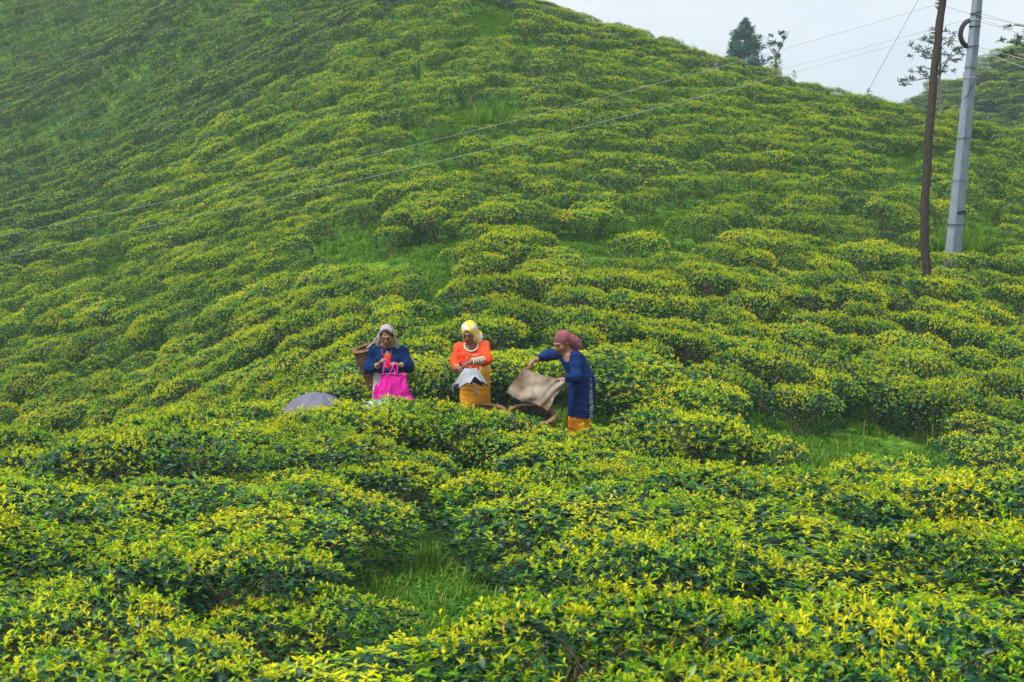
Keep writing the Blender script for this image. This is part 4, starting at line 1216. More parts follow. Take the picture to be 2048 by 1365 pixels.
M_STRAP = simple_mat('grey_strap_cloth', (0.26, 0.24, 0.25), (0.44, 0.41, 0.42), scale=26, rough=.9, bump=.4)
M_MAUVE = simple_mat('mauve_scarf', (0.20, 0.060, 0.080), (0.30, 0.10, 0.125), scale=9, rough=.85, bump=.3, bscale=60, spec=.12)
M_CREAM = simple_mat('cream_knit', (0.62, 0.52, 0.38), (0.75, 0.66, 0.52), scale=40, rough=.85, bump=.5)
M_BROWNBAND = simple_mat('brown_band', (0.14, 0.06, 0.035), (0.24, 0.11, 0.06), scale=40, rough=.8)
M_GOLD = simple_mat('brass_bangle', (0.55, 0.33, 0.09), (0.65, 0.42, 0.14), scale=30, rough=.3)

def two_tone(name, base, mark, scale, thresh, rough=.85, kind='voronoi', third=None):
    m, nt, b, out = nodes_of(name)
    tc = nt.nodes.new('ShaderNodeTexCoord')
    if kind == 'voronoi':
        tx = nt.nodes.new('ShaderNodeTexVoronoi'); tx.feature = 'DISTANCE_TO_EDGE'; o = tx.outputs['Distance']
    elif kind == 'rings':
        tx = nt.nodes.new('ShaderNodeTexVoronoi'); tx.feature = 'F1'
        mt = nt.nodes.new('ShaderNodeMath'); mt.operation = 'SINE'; ml = nt.nodes.new('ShaderNodeMath'); ml.operation = 'MULTIPLY'; ml.inputs[1].default_value = 16
        nt.links.new(tx.outputs['Distance'], ml.inputs[0]); nt.links.new(ml.outputs[0], mt.inputs[0]); o = mt.outputs[0]
    else:
        tx = nt.nodes.new('ShaderNodeTexNoise'); tx.inputs['Detail'].default_value = 2; o = tx.outputs['Fac']
    tx.inputs['Scale'].default_value = scale
    nt.links.new(tc.outputs['Object'], tx.inputs['Vector'])
    rp = ramp_node(nt, [(max(0, thresh - .03), mark), (min(1, thresh + .03), base)] + ([(min(1, thresh + .22), third)] if third else []))
    nt.links.new(o, rp.inputs['Fac']); nt.links.new(rp.outputs['Color'], b.inputs['Base Color'])
    b.inputs['Roughness'].default_value = rough; b.inputs['Specular IOR Level'].default_value = .15
    return m
M_REDPRINT = two_tone('red_floral_print', (0.72, 0.025, 0.018), (0.75, 0.62, 0.60), 19, .36, kind='noise')
M_YWSCARF = two_tone('yellow_white_scarf', (0.80, 0.55, 0.012), (0.66, 0.64, 0.60), 7.5, .47, kind='noise')
M_WBPRINT = two_tone('white_navy_print', (0.70, 0.66, 0.62), (0.03, 0.04, 0.14), 26, .30, kind='rings')

def person(loc, scale, label):
    o = empty('person', loc); o.scale = (scale,) * 3
    tag(o, label, 'person', 'tea pickers')
    return o
def eyes_brows(parent, P, R):
    mb = MB()
    a = np.linspace(0, 6.283, 10, endpoint=False); b = np.linspace(0, math.pi, 7)
    for e in (-1, 1):
        G = np.array([[(np.sin(v) * np.cos(u) * .0125, np.sin(v) * np.sin(u) * .006, np.cos(v) * .0042) for v in b] for u in a])
        c = np.array([e * .030, -.0885, -.001])
        mb.grid((G + c) @ R.T + P(0, 0, 0), True)
    ey = mb.build('eyes', M_EYE, parent)
    mb = MB()
    for e in (-1, 1):
        mb.tube([P(e * .012, -.0945, .021), P(e * .030, -.0935, .0265), P(e * .047, -.0815, .022)], [.0022, .0032, .0018], 6)
    mb.build('eyebrows', M_HAIR, parent)
def ribbon(name, pts, width, mat, parent, normal_hint, thick=.006, sub=6):
    pts = np.array(pts, float); n = len(pts); tt = np.linspace(0, n - 1, (n - 1) * sub + 1)
    # Catmull-Rom through the points
    Q = []
    for u in tt:
        i = min(int(u), n - 2); f = u - i
        p0, p1, p2, p3 = pts[max(i - 1, 0)], pts[i], pts[i + 1], pts[min(i + 2, n - 1)]
        Q.append(.5 * ((2 * p1) + (-p0 + p2) * f + (2 * p0 - 5 * p1 + 4 * p2 - p3) * f * f + (-p0 + 3 * p1 - 3 * p2 + p3) * f ** 3))
    Q = np.array(Q); T = np.gradient(Q, axis=0); T /= np.linalg.norm(T, axis=1)[:, None]
    hint = np.array(normal_hint(Q) if callable(normal_hint) else np.broadcast_to(normal_hint, Q.shape), float)
    S = np.cross(T, hint); S /= np.linalg.norm(S, axis=1)[:, None] + 1e-9; Nn = np.cross(S, T)
    w = np.broadcast_to(np.asarray(width, float), (len(Q),)) if np.ndim(width) == 0 else np.interp(tt, np.arange(n), width)
    ring_ = [(-1, -.5), (-.5, .1), (0, .25), (.5, .1), (1, -.5), (.5, -.6), (0, -.5), (-.5, -.6)]
    G = np.stack([Q + S * (w * .5 * u)[:, None] + Nn * thick * (v + .6) for u, v in ring_], 0)
    mb = MB(); mb.grid(G, True); k = len(Q)
    mb.add(G[:, 0], [tuple(range(8))]); mb.add(G[:, -1], [tuple(range(7, -1, -1))])
    return mb.build(name, mat, parent)

# ================================================================ left picker
AX, AY = W(775, 700, 15.5)[0], 15.5
ag = float(gz(AX, AY)); atop = W(775, 643, 15.5)[2]
pa = person((AX, AY, ag), (atop - ag) / 1.55, 'woman in a navy cardigan with a grey head strap, holding a bright pink bag')
PA_S = (atop - ag) / 1.55
s = SDF((-.34, -.42, -.01), (.36, .26, 1.58), .005)
hc, hR = (.004, -.045, 1.400), rot_head(.12, .42)
Pa = add_head(s, hc, hR)
s.cone((0, .045, 1.20), (.003, -.01, 1.34), .056, .050, .03)
s.loft([.80, .95, 1.10, 1.20, 1.245], [0, 0, 0, .002, .002], [0, 0, .01, .03, .04], [.165, .145, .155, .135, .06], [.12, .105, .11, .08, .05], .03)
RW, LW = np.array((-.085, -.235, 1.075)), np.array((.165, -.215, 1.065))
s.limb([(-.155, .03, 1.195), (-.215, -.02, .985), RW], [.048, .040, .026]); s.limb([(.165, .03, 1.195), (.240, -.02, 1.005), LW], [.048, .040, .026])
for e in (-1, 1): s.limb([(e * .09, 0, .82), (e * .085, -.02, .46), (e * .085, .01, .07)], [.085, .058, .036]); s.limb([(e * .085, .02, .04), (e * .095, -.13, .03)], [.038, .028])
add_hand(s, RW, (.42, -.35, .60), (.75, .0, -.62), 1, (.75, .9, .6), .05)
add_hand(s, LW, (-.70, -.30, .30), (-.35, .0, -.85), -1, (.75, .9, .6), .05)
body = obj('body', s.mesh('body', [M_SKIN_A], 1, lip_attr(hc, hR)), pa)
eyes_brows(pa, Pa, hR)
# hair: cap swept back into a bun, side locks
s = SDF((-.14, -.16, 1.24), (.14, .16, 1.60), .005)
s.ell(Pa(0, .020, .034), (.080, .094, .090), hR, .01)
s.ell(Pa(0, .085, .045), (.046, .045, .045), hR, .03)
for e in (-1, 1): s.cone(Pa(e * .062, -.048, .045), Pa(e * .074, -.01, -.035), .018, .014, .015)
s.ell(Pa(0, -.110, -.045), (.058, .080, .105), hR, .008, 'cut')
s.wrinkle(.003, 60, 3)
obj('hair', s.mesh('hair', [M_HAIR], 1), pa)
# grey cloth over the crown, hanging down both sides to the shoulders
s = SDF((-.20, -.20, 1.14), (.20, .20, 1.62), .0055)
s.ell(Pa(0, .016, .034), (.087, .104, .099), hR, .02)
for e in (-1, 1): s.cone(Pa(e * .080, -.010, -.005), (e * .118 + .003, .015, 1.235), .021, .026, .02)
s.half(hR @ np.array((0, -1.0, -.10)), Pa(0, -.052, .10)); s.half(hR @ np.array((0, 1.0, .25)), Pa(0, .034, .10))
s.ell(Pa(0, -.075, -.055), (.066, .110, .115), hR, .010, 'cut')
s.wrinkle(.006, 34, 51, (1, 1, .6)); s.wrinkle(.003, 70, 52)
obj('head_cloth', s.mesh('head_cloth', [M_STRAP], 1), pa)
# red printed blouse under an open navy cardigan
s = SDF((-.22, -.20, .90), (.22, .20, 1.28), .006)
s.loft([.92, .96, 1.10, 1.19, 1.235], [0, 0, 0, .002, .002], [0, 0, .005, .02, .03], [.150, .148, .150, .125, .075], [.122, .118, .120, .088, .06], .02)
s.ell((.002, -.09, 1.235), (.062, .09, .085), None, .01, 'cut'); s.wrinkle(.003, 22, 5)
obj('blouse', s.mesh('blouse', [M_REDPRINT], 1), pa)
s = SDF((-.34, -.30, .88), (.36, .22, 1.30), .0055)
s.loft([.945, .965, 1.05, 1.12, 1.19, 1.245], [.0, .0, 0, 0, .002, .002], [0, 0, 0, .01, .025, .04], [.168, .180, .176, .176, .158, .085], [.138, .146, .140, .138, .112, .07], .02)
s.limb([(-.155, .03, 1.190), (-.222, -.02, .990), (-.115, -.195, 1.045)], [.070, .064, .046], .03)
s.limb([(.165, .03, 1.190), (.247, -.02, 1.010), (.185, -.170, 1.045)], [.070, .064, .046], .03)
for k_ in range(9):     # open front: a V from the neck almost to the hem
    z_ = 1.26 - k_ * .028; w_ = .085 - k_ * .0065
    s.ell((.006, -.15, z_), (w_, .10, .03), None, .012, 'cut')
s.wrinkle(.010, 24, 6, (1, 1, 1.4)); s.wrinkle(.003, 60, 7)
obj('cardigan', s.mesh('cardigan', [M_NAVY], 1), pa)
s = SDF((-.30, -.28, .03), (.30, .28, 1.0), .0065)
s.loft([.05, .40, .70, .88, .965], [.0, .0, .0, 0, 0], [0, 0, 0, 0, 0], [.205, .195, .185, .172, .158], [.165, .158, .150, .140, .128], .01, .05, 7, .6)
s.loft([.915, .965], [0, 0], [0, 0], [.178, .170], [.147, .140], .01)
s.wrinkle(.004, 18, 8, (1, 1, 2.2))
obj('skirt', s.mesh('skirt', [M_PALE], 1), pa)
# necklace cord, bangles
mb = MB(); mb.tube([(-.060, -.052, 1.225), (-.045, -.100, 1.17), (.0, -.125, 1.12), (.045, -.100, 1.17), (.056, -.050, 1.225)], .004, 6); mb.build('necklace', simple_mat('red_cord', (.5, .03, .02), (.6, .05, .03), rough=.7), pa)
def bangle(parent, c, d, r, mat, thick=.0035, name='bangle'):
    d = np.array(d, float); d /= np.linalg.norm(d); u = np.cross(d, (0, 0, 1.0)); u /= np.linalg.norm(u) + 1e-9; v = np.cross(d, u)
    a = np.linspace(0, 6.283, 20, endpoint=False)
    m_ = MB(); m_.tube(np.array(c) + r * (np.cos(a)[:, None] * u + np.sin(a)[:, None] * v), thick, 6, closed=True)
    return m_.build(name, mat, parent)
for k_ in (0, .012): bangle(pa, RW + np.array((-.012, .012, -.012)) - k_ * np.array((.4, -.5, .1)), RW - np.array((-.215, -.02, .985)), .031, M_GOLD)
for k_ in (0, .012): bangle(pa, LW + np.array((.004, .015, -.004)) + k_ * np.array((.3, .7, 0)), LW - np.array((.240, -.02, 1.005)), .031, M_GOLD)

# ================================================================ middle picker
BXp, BYp = W(945, 700, 15.35)[0], 15.35
bgz = float(gz(BXp, BYp)); btop = W(945, 640, BYp)[2]
PB_S = (btop - bgz) / 1.575
pb = person((BXp, BYp, bgz), PB_S, 'woman in an orange knit top, yellow and white headscarf and mustard skirt, folding an umbrella')
s = SDF((-.32, -.44, -.01), (.30, .26, 1.58), .005)
hc, hR = (-.038, -.035, 1.425), rot_head(.22, .30)
Pb = add_head(s, hc, hR)
s.cone((-.008, .04, 1.25), (-.033, 0, 1.37), .055, .049, .03)
s.loft([.80, .95, 1.12, 1.24, 1.29], [.03, .02, .0, -.005, -.008], [0, 0, .005, .02, .03], [.160, .140, .150, .130, .06], [.115, .10, .105, .08, .05], .03)
BRW, BLW = np.array((-.180, -.225, 1.035)), np.array((-.005, -.285, 1.125))
s.limb([(-.160, .02, 1.245), (-.205, -.03, 1.075), BRW], [.046, .038, .025]); s.limb([(.140, .02, 1.265), (.165, -.13, 1.120), BLW], [.046, .038, .025])
for e in (-1, 1): s.limb([(.03 + e * .09, 0, .82), (.03 + e * .085, -.02, .46), (.03 + e * .085, .01, .07)], [.085, .058, .036]); s.limb([(.03 + e * .085, .02, .04), (.03 + e * .095, -.13, .03)], [.038, .028])
add_hand(s, BRW, (.50, -.60, .15), (.45, .2, -.85), 1, (.7, .9, .6), .05)
add_hand(s, BLW, (-.85, -.30, -.28), (-.15, .1, -.95), -1, (.6, .8, .6), .05)
obj('body', s.mesh('body', [M_SKIN_B], 1, lip_attr(hc, hR)), pb)
eyes_brows(pb, Pb, hR)
s = SDF((-.16, -.16, 1.28), (.10, .14, 1.60), .005)
s.ell(Pb(0, .016, .032), (.078, .093, .089), hR, .01); s.ell(Pb(0, -.105, -.045), (.060, .080, .105), hR, .008, 'cut'); s.wrinkle(.002, 60, 3)
obj('hair', s.mesh('hair', [M_HAIR], 1), pb)
# headscarf: hood over the hair, gathered and hanging behind the neck on one side
s = SDF((-.20, -.20, 1.14), (.20, .24, 1.64), .0055)
s.ell(Pb(0, .022, .040), (.092, .106, .100), hR, .02)
s.ell(Pb(.01, .045, -.035), (.088, .085, .10), hR, .03)
s.cone(Pb(.062, .050, -.06), (.085, .055, 1.285), .050, .045, .04)
s.cone(Pb(-.062, .02, -.03), Pb(-.064, .035, -.105), .026, .022, .03)
s.ell((.090, .02, 1.375), (.038, .045, .05), None, .03)
s.ell(Pb(0, -.115, -.050), (.066, .095, .122), hR, .012, 'cut')
s.wrinkle(.006, 30, 12); s.wrinkle(.003, 70, 13)
obj('headscarf', s.mesh('headscarf', [M_YWSCARF], 1), pb)
# orange knit top
s = SDF((-.32, -.32, .90), (.30, .22, 1.34), .0055)
s.loft([.93, 1.0, 1.10, 1.18, 1.25, 1.295], [.028, .022, .006, 0, -.005, -.006], [0, 0, 0, .005, .02, .03], [.180, .172, .172, .174, .156, .09], [.136, .13, .130, .130, .108, .07], .02)
s.limb([(-.158, .02, 1.238), (-.210, -.03, 1.080), (-.190, -.185, 1.035)], [.064, .058, .042], .03)
s.limb([(.140, .02, 1.258), (.170, -.13, 1.122), (.118, -.185, 1.122)], [.066, .060, .050], .03)
s.ell((-.02, -.085, 1.290), (.078, .11, .075), None, .008, 'cut'); s.ell((-.012, .02, 1.33), (.075, .09, .06), None, .01, 'cut')
s.wrinkle(.009, 24, 16, (1, 1, 1.3)); s.wrinkle(.0025, 60, 17)
obj('knit_top', s.mesh('knit_top', [M_ORANGE], 1), pb)
a = np.linspace(0, 6.283, 40, endpoint=False)
def collar_pts():
    P = []
    for t_ in a:
        x_ = -.015 + .080 * math.cos(t_); f_ = math.sin(t_)
        P.append((x_, -.035 - .085 * max(f_, 0) + .075 * max(-f_, 0), 1.282 - .062 * max(f_, 0) + .010 * max(-f_, 0)))
    return P
mb = MB(); mb.tube(collar_pts(), .0085, 7, closed=True); mb.build('collar_trim', M_CREAM, pb)
mb = MB()   # pale embroidered motif on the chest
for st in ([(.0, 1.175), (.03, 1.182), (.065, 1.178), (.085, 1.195)], [(.01, 1.168), (.05, 1.170)], [(-.07, 1.155), (-.075, 1.135)], [(-.06, 1.15), (-.058, 1.13)]):
    mb.tube([(x_, -.138 + .10 * abs(x_) ** 1.2 - .004, z_) for x_, z_ in st], .004, 5)
mb.build('embroidery', M_CREAM, pb)
dv = np.array((-.005, -.285, 1.125)) - np.array((.118, -.185, 1.122))
for k_ in range(11):    # striped knitted cuff worn on the forearm
    f_ = -.05 + k_ * .098
    c_ = np.array((.118, -.185, 1.122)) + dv * f_
    bangle(pb, c_, dv, .043 - .009 * max(f_, 0), (M_CREAM, M_BROWNBAND)[k_ % 2], .0085, 'cuff_band')
bangle(pb, BRW + np.array((-.003, .03, 0)), (-.02, .2, .0), .036, M_CREAM, .008, 'cuff_band')
s = SDF((-.26, -.28, .03), (.32, .28, 1.02), .0065)
s.loft([.05, .40, .70, .90, .99], [.03, .03, .03, .03, .026], [0, 0, 0, 0, 0], [.188, .184, .180, .178, .172], [.150, .148, .145, .140, .13], .01, .028, 6, 1.0, power=2.4)
s.loft([.94, 1.0], [.028, .026], [0, 0], [.184, .178], [.143, .138], .01)
s.wrinkle(.004, 20, 18, (1, 1, 2.5))
obj('skirt', s.mesh('skirt', [M_MUSTARD], 1), pb)
s = SDF((.02, -.22, .93), (.24, .16, 1.06), .0055)
s.loft([.955, 1.0, 1.04], [.03, .03, .025], [0, 0, 0], [.188, .186, .178], [.146, .144, .138], .01); s.half((-1, 0, 0), (.08, 0, 0)); s.wrinkle(.006, 30, 19)
obj('waist_sash', s.mesh('waist_sash', [simple_mat('yellow_sash', (.72, .42, .05), (.78, .50, .12), scale=16, rough=.85, bump=.3)], 1), pb)

# ================================================================ right picker, bending to the left
CXp, CYp = W(1155, 750, 15.2)[0], 15.2
cgz = float(gz(CXp, CYp)); ctop = W(1130, 653, CYp)[2]
PC_S = (ctop - cgz) / 1.49
pc = person((CXp, CYp, cgz), PC_S, 'woman in a long navy dress and mauve headscarf leaning over a basket')
s = SDF((-.68, -.42, -.01), (.26, .30, 1.50), .005)
hc, hR = (-.172, -.035, 1.318), rot_head(.98, .38)
Pc = add_head(s, hc, hR)
s.cone((-.065, .01, 1.165), (-.135, -.015, 1.265), .056, .049, .03)
s.loft([.78, .92, 1.02, 1.12, 1.19, 1.22], [.045, .03, -.02, -.055, -.07, -.075], [0, 0, 0, 0, 0, 0], [.125, .120, .125, .125, .11, .06], [.14, .125, .13, .13, .11, .06], .03)
CRW, CLW = np.array((-.475, .0, 1.115)), np.array((-.175, -.255, .945))
s.limb([(-.175, .09, 1.185), (-.340, .07, 1.150), CRW], [.046, .038, .026]); s.limb([(-.02, -.125, 1.170), (-.030, -.205, .955), CLW], [.046, .038, .026])
for e in (-1, 1): s.limb([(.03, e * .075, .80), (.025 + .01 * e, e * .07, .45), (.03, e * .07, .07)], [.085, .056, .036]); s.limb([(.04, e * .07, .04), (-.11, e * .085, .03)], [.038, .028])
add_hand(s, CRW, (-.75, -.25, -.70), (.35, .0, -.85), -1, (.55, .8, .6), .05)
add_hand(s, CLW, (-1.0, -.12, -.10), (-.05, .25, -.95), -1, (.6, .8, .6), .05)
obj('body', s.mesh('body', [M_SKIN_C], 1, lip_attr(hc, hR)), pc)
eyes_brows(pc, Pc, hR)
s = SDF((-.30, -.16, 1.16), (.02, .12, 1.48), .005)
s.ell(Pc(0, .016, .030), (.076, .092, .088), hR, .01); s.ell(Pc(0, -.105, -.045), (.060, .080, .108), hR, .008, 'cut'); s.wrinkle(.002, 60, 3)
obj('hair', s.mesh('hair', [M_HAIR], 1), pc)
s = SDF((-.32, -.24, 1.12), (.12, .24, 1.54), .0055)
s.ell(Pc(0, .020, .036), (.084, .103, .088), hR, .02)
s.cone(Pc(0, .045, .030), (-.030, -.005, 1.320), .074, .048, .05)
s.cone((-.06, .0, 1.335), (.030, -.02, 1.272), .050, .018, .05)
s.cone((-.06, .0, 1.32), (-.02, .0, 1.245), .050, .026, .05)
s.ell(Pc(0, -.125, -.055), (.100, .110, .100), hR, .010, 'cut')
s.wrinkle(.006, 26, 22, (1, 1, 1)); s.wrinkle(.003, 60, 23)
obj('headscarf', s.mesh('headscarf', [M_MAUVE], 1), pc)
# long navy dress with a side slit
s = SDF((-.52, -.36, .46), (.30, .30, 1.28), .0058)
s.loft([.495, .60, .75, .86, .95, 1.04, 1.12, 1.185, 1.215], [.040, .046, .052, .054, .040, -.012, -.048, -.066, -.07], [0, 0, 0, 0, 0, 0, 0, 0, 0],
       [.140, .146, .152, .152, .146, .144, .144, .128, .08], [.165, .170, .172, .168, .155, .150, .148, .128, .08], .02, .05, 6, 2.0, fold_from=.95)
s.limb([(-.160, .08, 1.175), (-.335, .07, 1.150), (-.430, .03, 1.130)], [.068, .056, .044], .035)
s.limb([(-.02, -.115, 1.160), (-.025, -.205, .965), (-.120, -.240, .955)], [.070, .060, .044], .035)
s.ell((-.135, -.075, 1.215), (.050, .080, .085), None, .01, 'cut'); s.ell((-.125, -.115, 1.165), (.030, .06, .05), None, .01, 'cut')
for k_ in range(14):
    z_ = .92 - k_ * .034
    s.ell((.150 + .004 * k_ / 13, -.095, z_), (.020 + .0012 * k_, .075, .03), None, .006, 'cut')
s.wrinkle(.010, 22, 26, (1.2, 1.2, .9)); s.wrinkle(.003, 55, 27)
obj('dress', s.mesh('dress', [M_NAVY2], 1), pc)
s = SDF((-.20, -.24, .38), (.28, .24, .98), .0065)
s.loft([.455, .60, .80, .95], [.038, .048, .054, .045], [0, 0, 0, 0], [.118, .134, .138, .130], [.140, .150, .152, .14], .01, .02, 6)
obj('underdress', s.mesh('underdress', [M_WBPRINT], 1), pc)
s = SDF((-.20, -.22, .05), (.24, .22, .60), .0065)
s.loft([.08, .30, .45, .56], [.03, .028, .028, .03], [0, 0, 0, 0], [.135, .126, .126, .120], [.17, .155, .150, .14], .01, .05, 8, .4)
s.wrinkle(.004, 24, 29, (1, 1, 2.5))
obj('petticoat', s.mesh('petticoat', [M_SAFFRON], 1), pc)
bangle(pc, CRW + np.array((.018, .004, .004)), CRW - np.array((-.340, .07, 1.150)), .030, M_GOLD); bangle(pc, CRW + np.array((.03, .006, .006)), CRW - np.array((-.340, .07, 1.150)), .031, M_GOLD)
bangle(pc, CLW + np.array((.012, .004, 0)), (1, .3, .1), .030, simple_mat('silver_bangle', (.6, .6, .58), (.7, .7, .68), rough=.25), .0045)
# ---------------------------------------------------------------- what they carry
M_WEAVE = simple_mat('bamboo_weave', (0.105, 0.052, 0.026), (0.24, 0.135, 0.072), scale=16, rough=.8, bump=.4)
M_RIM = simple_mat('bamboo_rim', (0.19, 0.105, 0.055), (0.32, 0.195, 0.11), scale=14, rough=.7, bump=.3)
M_JUTE = simple_mat('sack_cloth', (0.105, 0.068, 0.038), (0.40, 0.345, 0.28), scale=4.6, rough=.92, bump=.35, bscale=150, spec=.1, detail=6)
M_PINK = simple_mat('pink_nylon', (0.62, 0.005, 0.29), (0.72, 0.008, 0.36), scale=5, rough=.5, bump=.15, bscale=30, spec=.35)
M_UGREY = simple_mat('grey_umbrella_cloth', (0.25, 0.27, 0.33), (0.36, 0.38, 0.43), scale=6, rough=.55, bump=.1, spec=.3)
M_UNAVY = simple_mat('navy_umbrella_lining', (0.010, 0.014, 0.055), (0.016, 0.022, 0.08), scale=6, rough=.6, spec=.25)
M_LAV = simple_mat('lavender_umbrella_cloth', (0.108, 0.106, 0.160), (0.150, 0.147, 0.21), scale=5, rough=.55, bump=.1, spec=.3)
M_STEEL = simple_mat('steel_rib', (0.35, 0.36, 0.38), (0.5, 0.5, 0.52), scale=30, rough=.35)
M_NET = two_tone('green_netting', (0.10, 0.30, 0.17), (0.40, 0.48, 0.44), 11, .45, kind='noise', rough=.7)

def rot_to(axis):
    return np.array(Vector((0, 0, 1)).rotation_difference(Vector(axis)).to_matrix())

def basket(label, base, axis, h, r_low, r_top, rows, stakes, filled=None, seed=0, name='wicker_basket'):
    """conical bamboo basket: upright stakes, weavers passing in front of and behind them, bound rim"""
    R = rot_to(axis); r = np.random.default_rng(seed)
    t = empty(name, base)
    def ct(u): return r_low + (r_top - r_low) * (u ** .85)
    mb = MB(); ang = np.linspace(0, 2 * math.pi, stakes, endpoint=False)
    for a_ in ang:
        us = np.linspace(0, 1, 7)
        P = np.array([(ct(u) * np.cos(a_), ct(u) * np.sin(a_), u * h) for u in us]) @ R.T
        mb.tube(P, .0055, 4)
    mb.build('stakes', M_RIM, t)
    mb = MB(); m = stakes * 2; aa = np.arange(m) * math.pi / stakes
    for i in range(rows):
        u = (i + .5) / rows
        off = .0075 * np.cos(aa * stakes + (i % 2) * math.pi)
        rr = ct(u) + off + r.normal(0, .0012, m)
        P = np.stack([rr * np.cos(aa), rr * np.sin(aa), np.full(m, u * h) + r.normal(0, .001, m)], -1) @ R.T
        mb.tube(P, h / rows * .52, 4, closed=True)
    # woven floor
    for q in np.linspace(.15, .95, 7):
        P = np.stack([r_low * q * np.cos(aa), r_low * q * np.sin(aa), np.full(m, .008)], -1) @ R.T
        mb.tube(P, .010, 4, closed=True)
    mb.build('weave', M_WEAVE, t)
    mb = MB(); a2 = np.linspace(0, 2 * math.pi, 64, endpoint=False)
    for k_, (dr, dz) in enumerate(((0, 0), (.012, -.004), (-.010, -.002))):
        P = np.stack([(ct(1) + dr) * np.cos(a2), (ct(1) + dr) * np.sin(a2), np.full(64, h + dz)], -1) @ R.T
        mb.tube(P, .011, 6, closed=True)
    rr = ct(1) + .018 * np.cos(a2 * 16)        # binding wound round the rim
    a3 = np.linspace(0, 2 * math.pi, 400, endpoint=False)
    P = np.stack([(ct(1) + .021 * np.cos(a3 * 30)) * np.cos(a3), (ct(1) + .021 * np.cos(a3 * 30)) * np.sin(a3), h + .019 * np.sin(a3 * 30)], -1) @ R.T
    mb.tube(P, .0045, 4, closed=True)
    mb.build('rim', M_RIM, t)
    tag(t, label, 'basket', 'wicker baskets')
    return t, R, ct

# basket on the left picker's back, hung from the head strap
q0 = np.array([AX, AY, ag])
b_top = q0 + np.array([-.240, .215, 1.205]) * PA_S; b_bot = q0 + np.array([-.115, .235, .71]) * PA_S
ax_ = b_top - b_bot; hB = np.linalg.norm(ax_)
basket('tall wicker basket carried on the back of the woman in the navy cardigan', b_bot, ax_ / hB, hB, .110, .180, 26, 24, seed=1)
mb = MB()   # cord slung round the basket
Rb = rot_to(ax_ / hB)
a_ = np.linspace(0, 2 * math.pi, 60, endpoint=False)
P = np.stack([.178 * np.cos(a_), .178 * np.sin(a_), .33 * hB + .19 * hB * np.cos(a_ - .6)], -1); P[:, :2] *= (np.interp(P[:, 2] / hB, [0, 1], [.110, .180]) / .178 * 1.06)[:, None]
mb.tube(P @ Rb.T + b_bot - b_bot, .007, 5, closed=True)
bk = [o for o in bpy.data.objects if o.get('label', '').startswith('tall wicker basket carried')][0]
mb.build('carrying_cord', M_STRAP, bk)
# the head strap (tumpline) of the left picker: over the crown, down both sides to the basket
hcA = np.array((.004, -.045, 1.400))
ribbon('head_strap', [(-.250, .10, 1.215), (-.190, .06, 1.270), (-.125, .02, 1.360), (-.092, -.01, 1.425)], [.030, .032, .036, .040], M_STRAP, pa, lambda Q: Q - np.array((.0, .10, 1.25)), .008)

# the two baskets standing in front of the middle and right pickers
def standing(label, cpx, cpy, d, r_top, h_guess, tilt, seed):
    c = W(cpx, cpy, d); g = float(gz(c[0], d))
    ax = np.array([tilt[0], tilt[1], 1.0]); ax /= np.linalg.norm(ax)
    h = (c[2] - g) / ax[2] + .03
    b = c - ax * h
    t, R, ct = basket(label, b, ax, h, r_top * .62, r_top, 22, 30, seed=seed)
    return t, R, ct, h, b, c, ax
t1 = standing('upright wicker basket standing at the skirt of the woman in orange', 965, 821, 14.95, .235, .6, (0, -.06), 2)
t2 = standing('tilted wicker basket of leaves below the beige sack', 1062, 829, 14.72, .245, .6, (.05, -.20), 3)
for tt_, fill, lab in ((t1, .80, 'plucked green tea leaves inside the upright basket'), (t2, .93, 'plucked green tea leaves inside the tilted basket')):
    t, R, ct, h, b, c, ax = tt_
    r = np.random.default_rng(int(fill * 100)); n = 900
    a_ = r.random(n) * 6.28; q = np.sqrt(r.random(n)) * ct(fill) * .93
    P = np.stack([q * np.cos(a_), q * np.sin(a_), fill * h - .06 * (q / ct(fill)) ** 2 + r.normal(0, .012, n)], -1) @ R.T
    l = r.uniform(.04, .075, n)
    v, f, ti = leaves(P, rand_rot(r.random(n) * 6.28, r.normal(.2, .4, n), r.normal(0, .6, n)), l, l * .42, r.uniform(0, .8, n), np.clip(r.normal(.75, .2, n), 0, 1), LEAF_LO)
    o = obj('tea_leaves', mesh_from('tea_leaves', v, f, True, [M_OLD], attr={'tint': ti}), None, b)
    tag(o, lab, 'tea leaves', None, 'stuff')

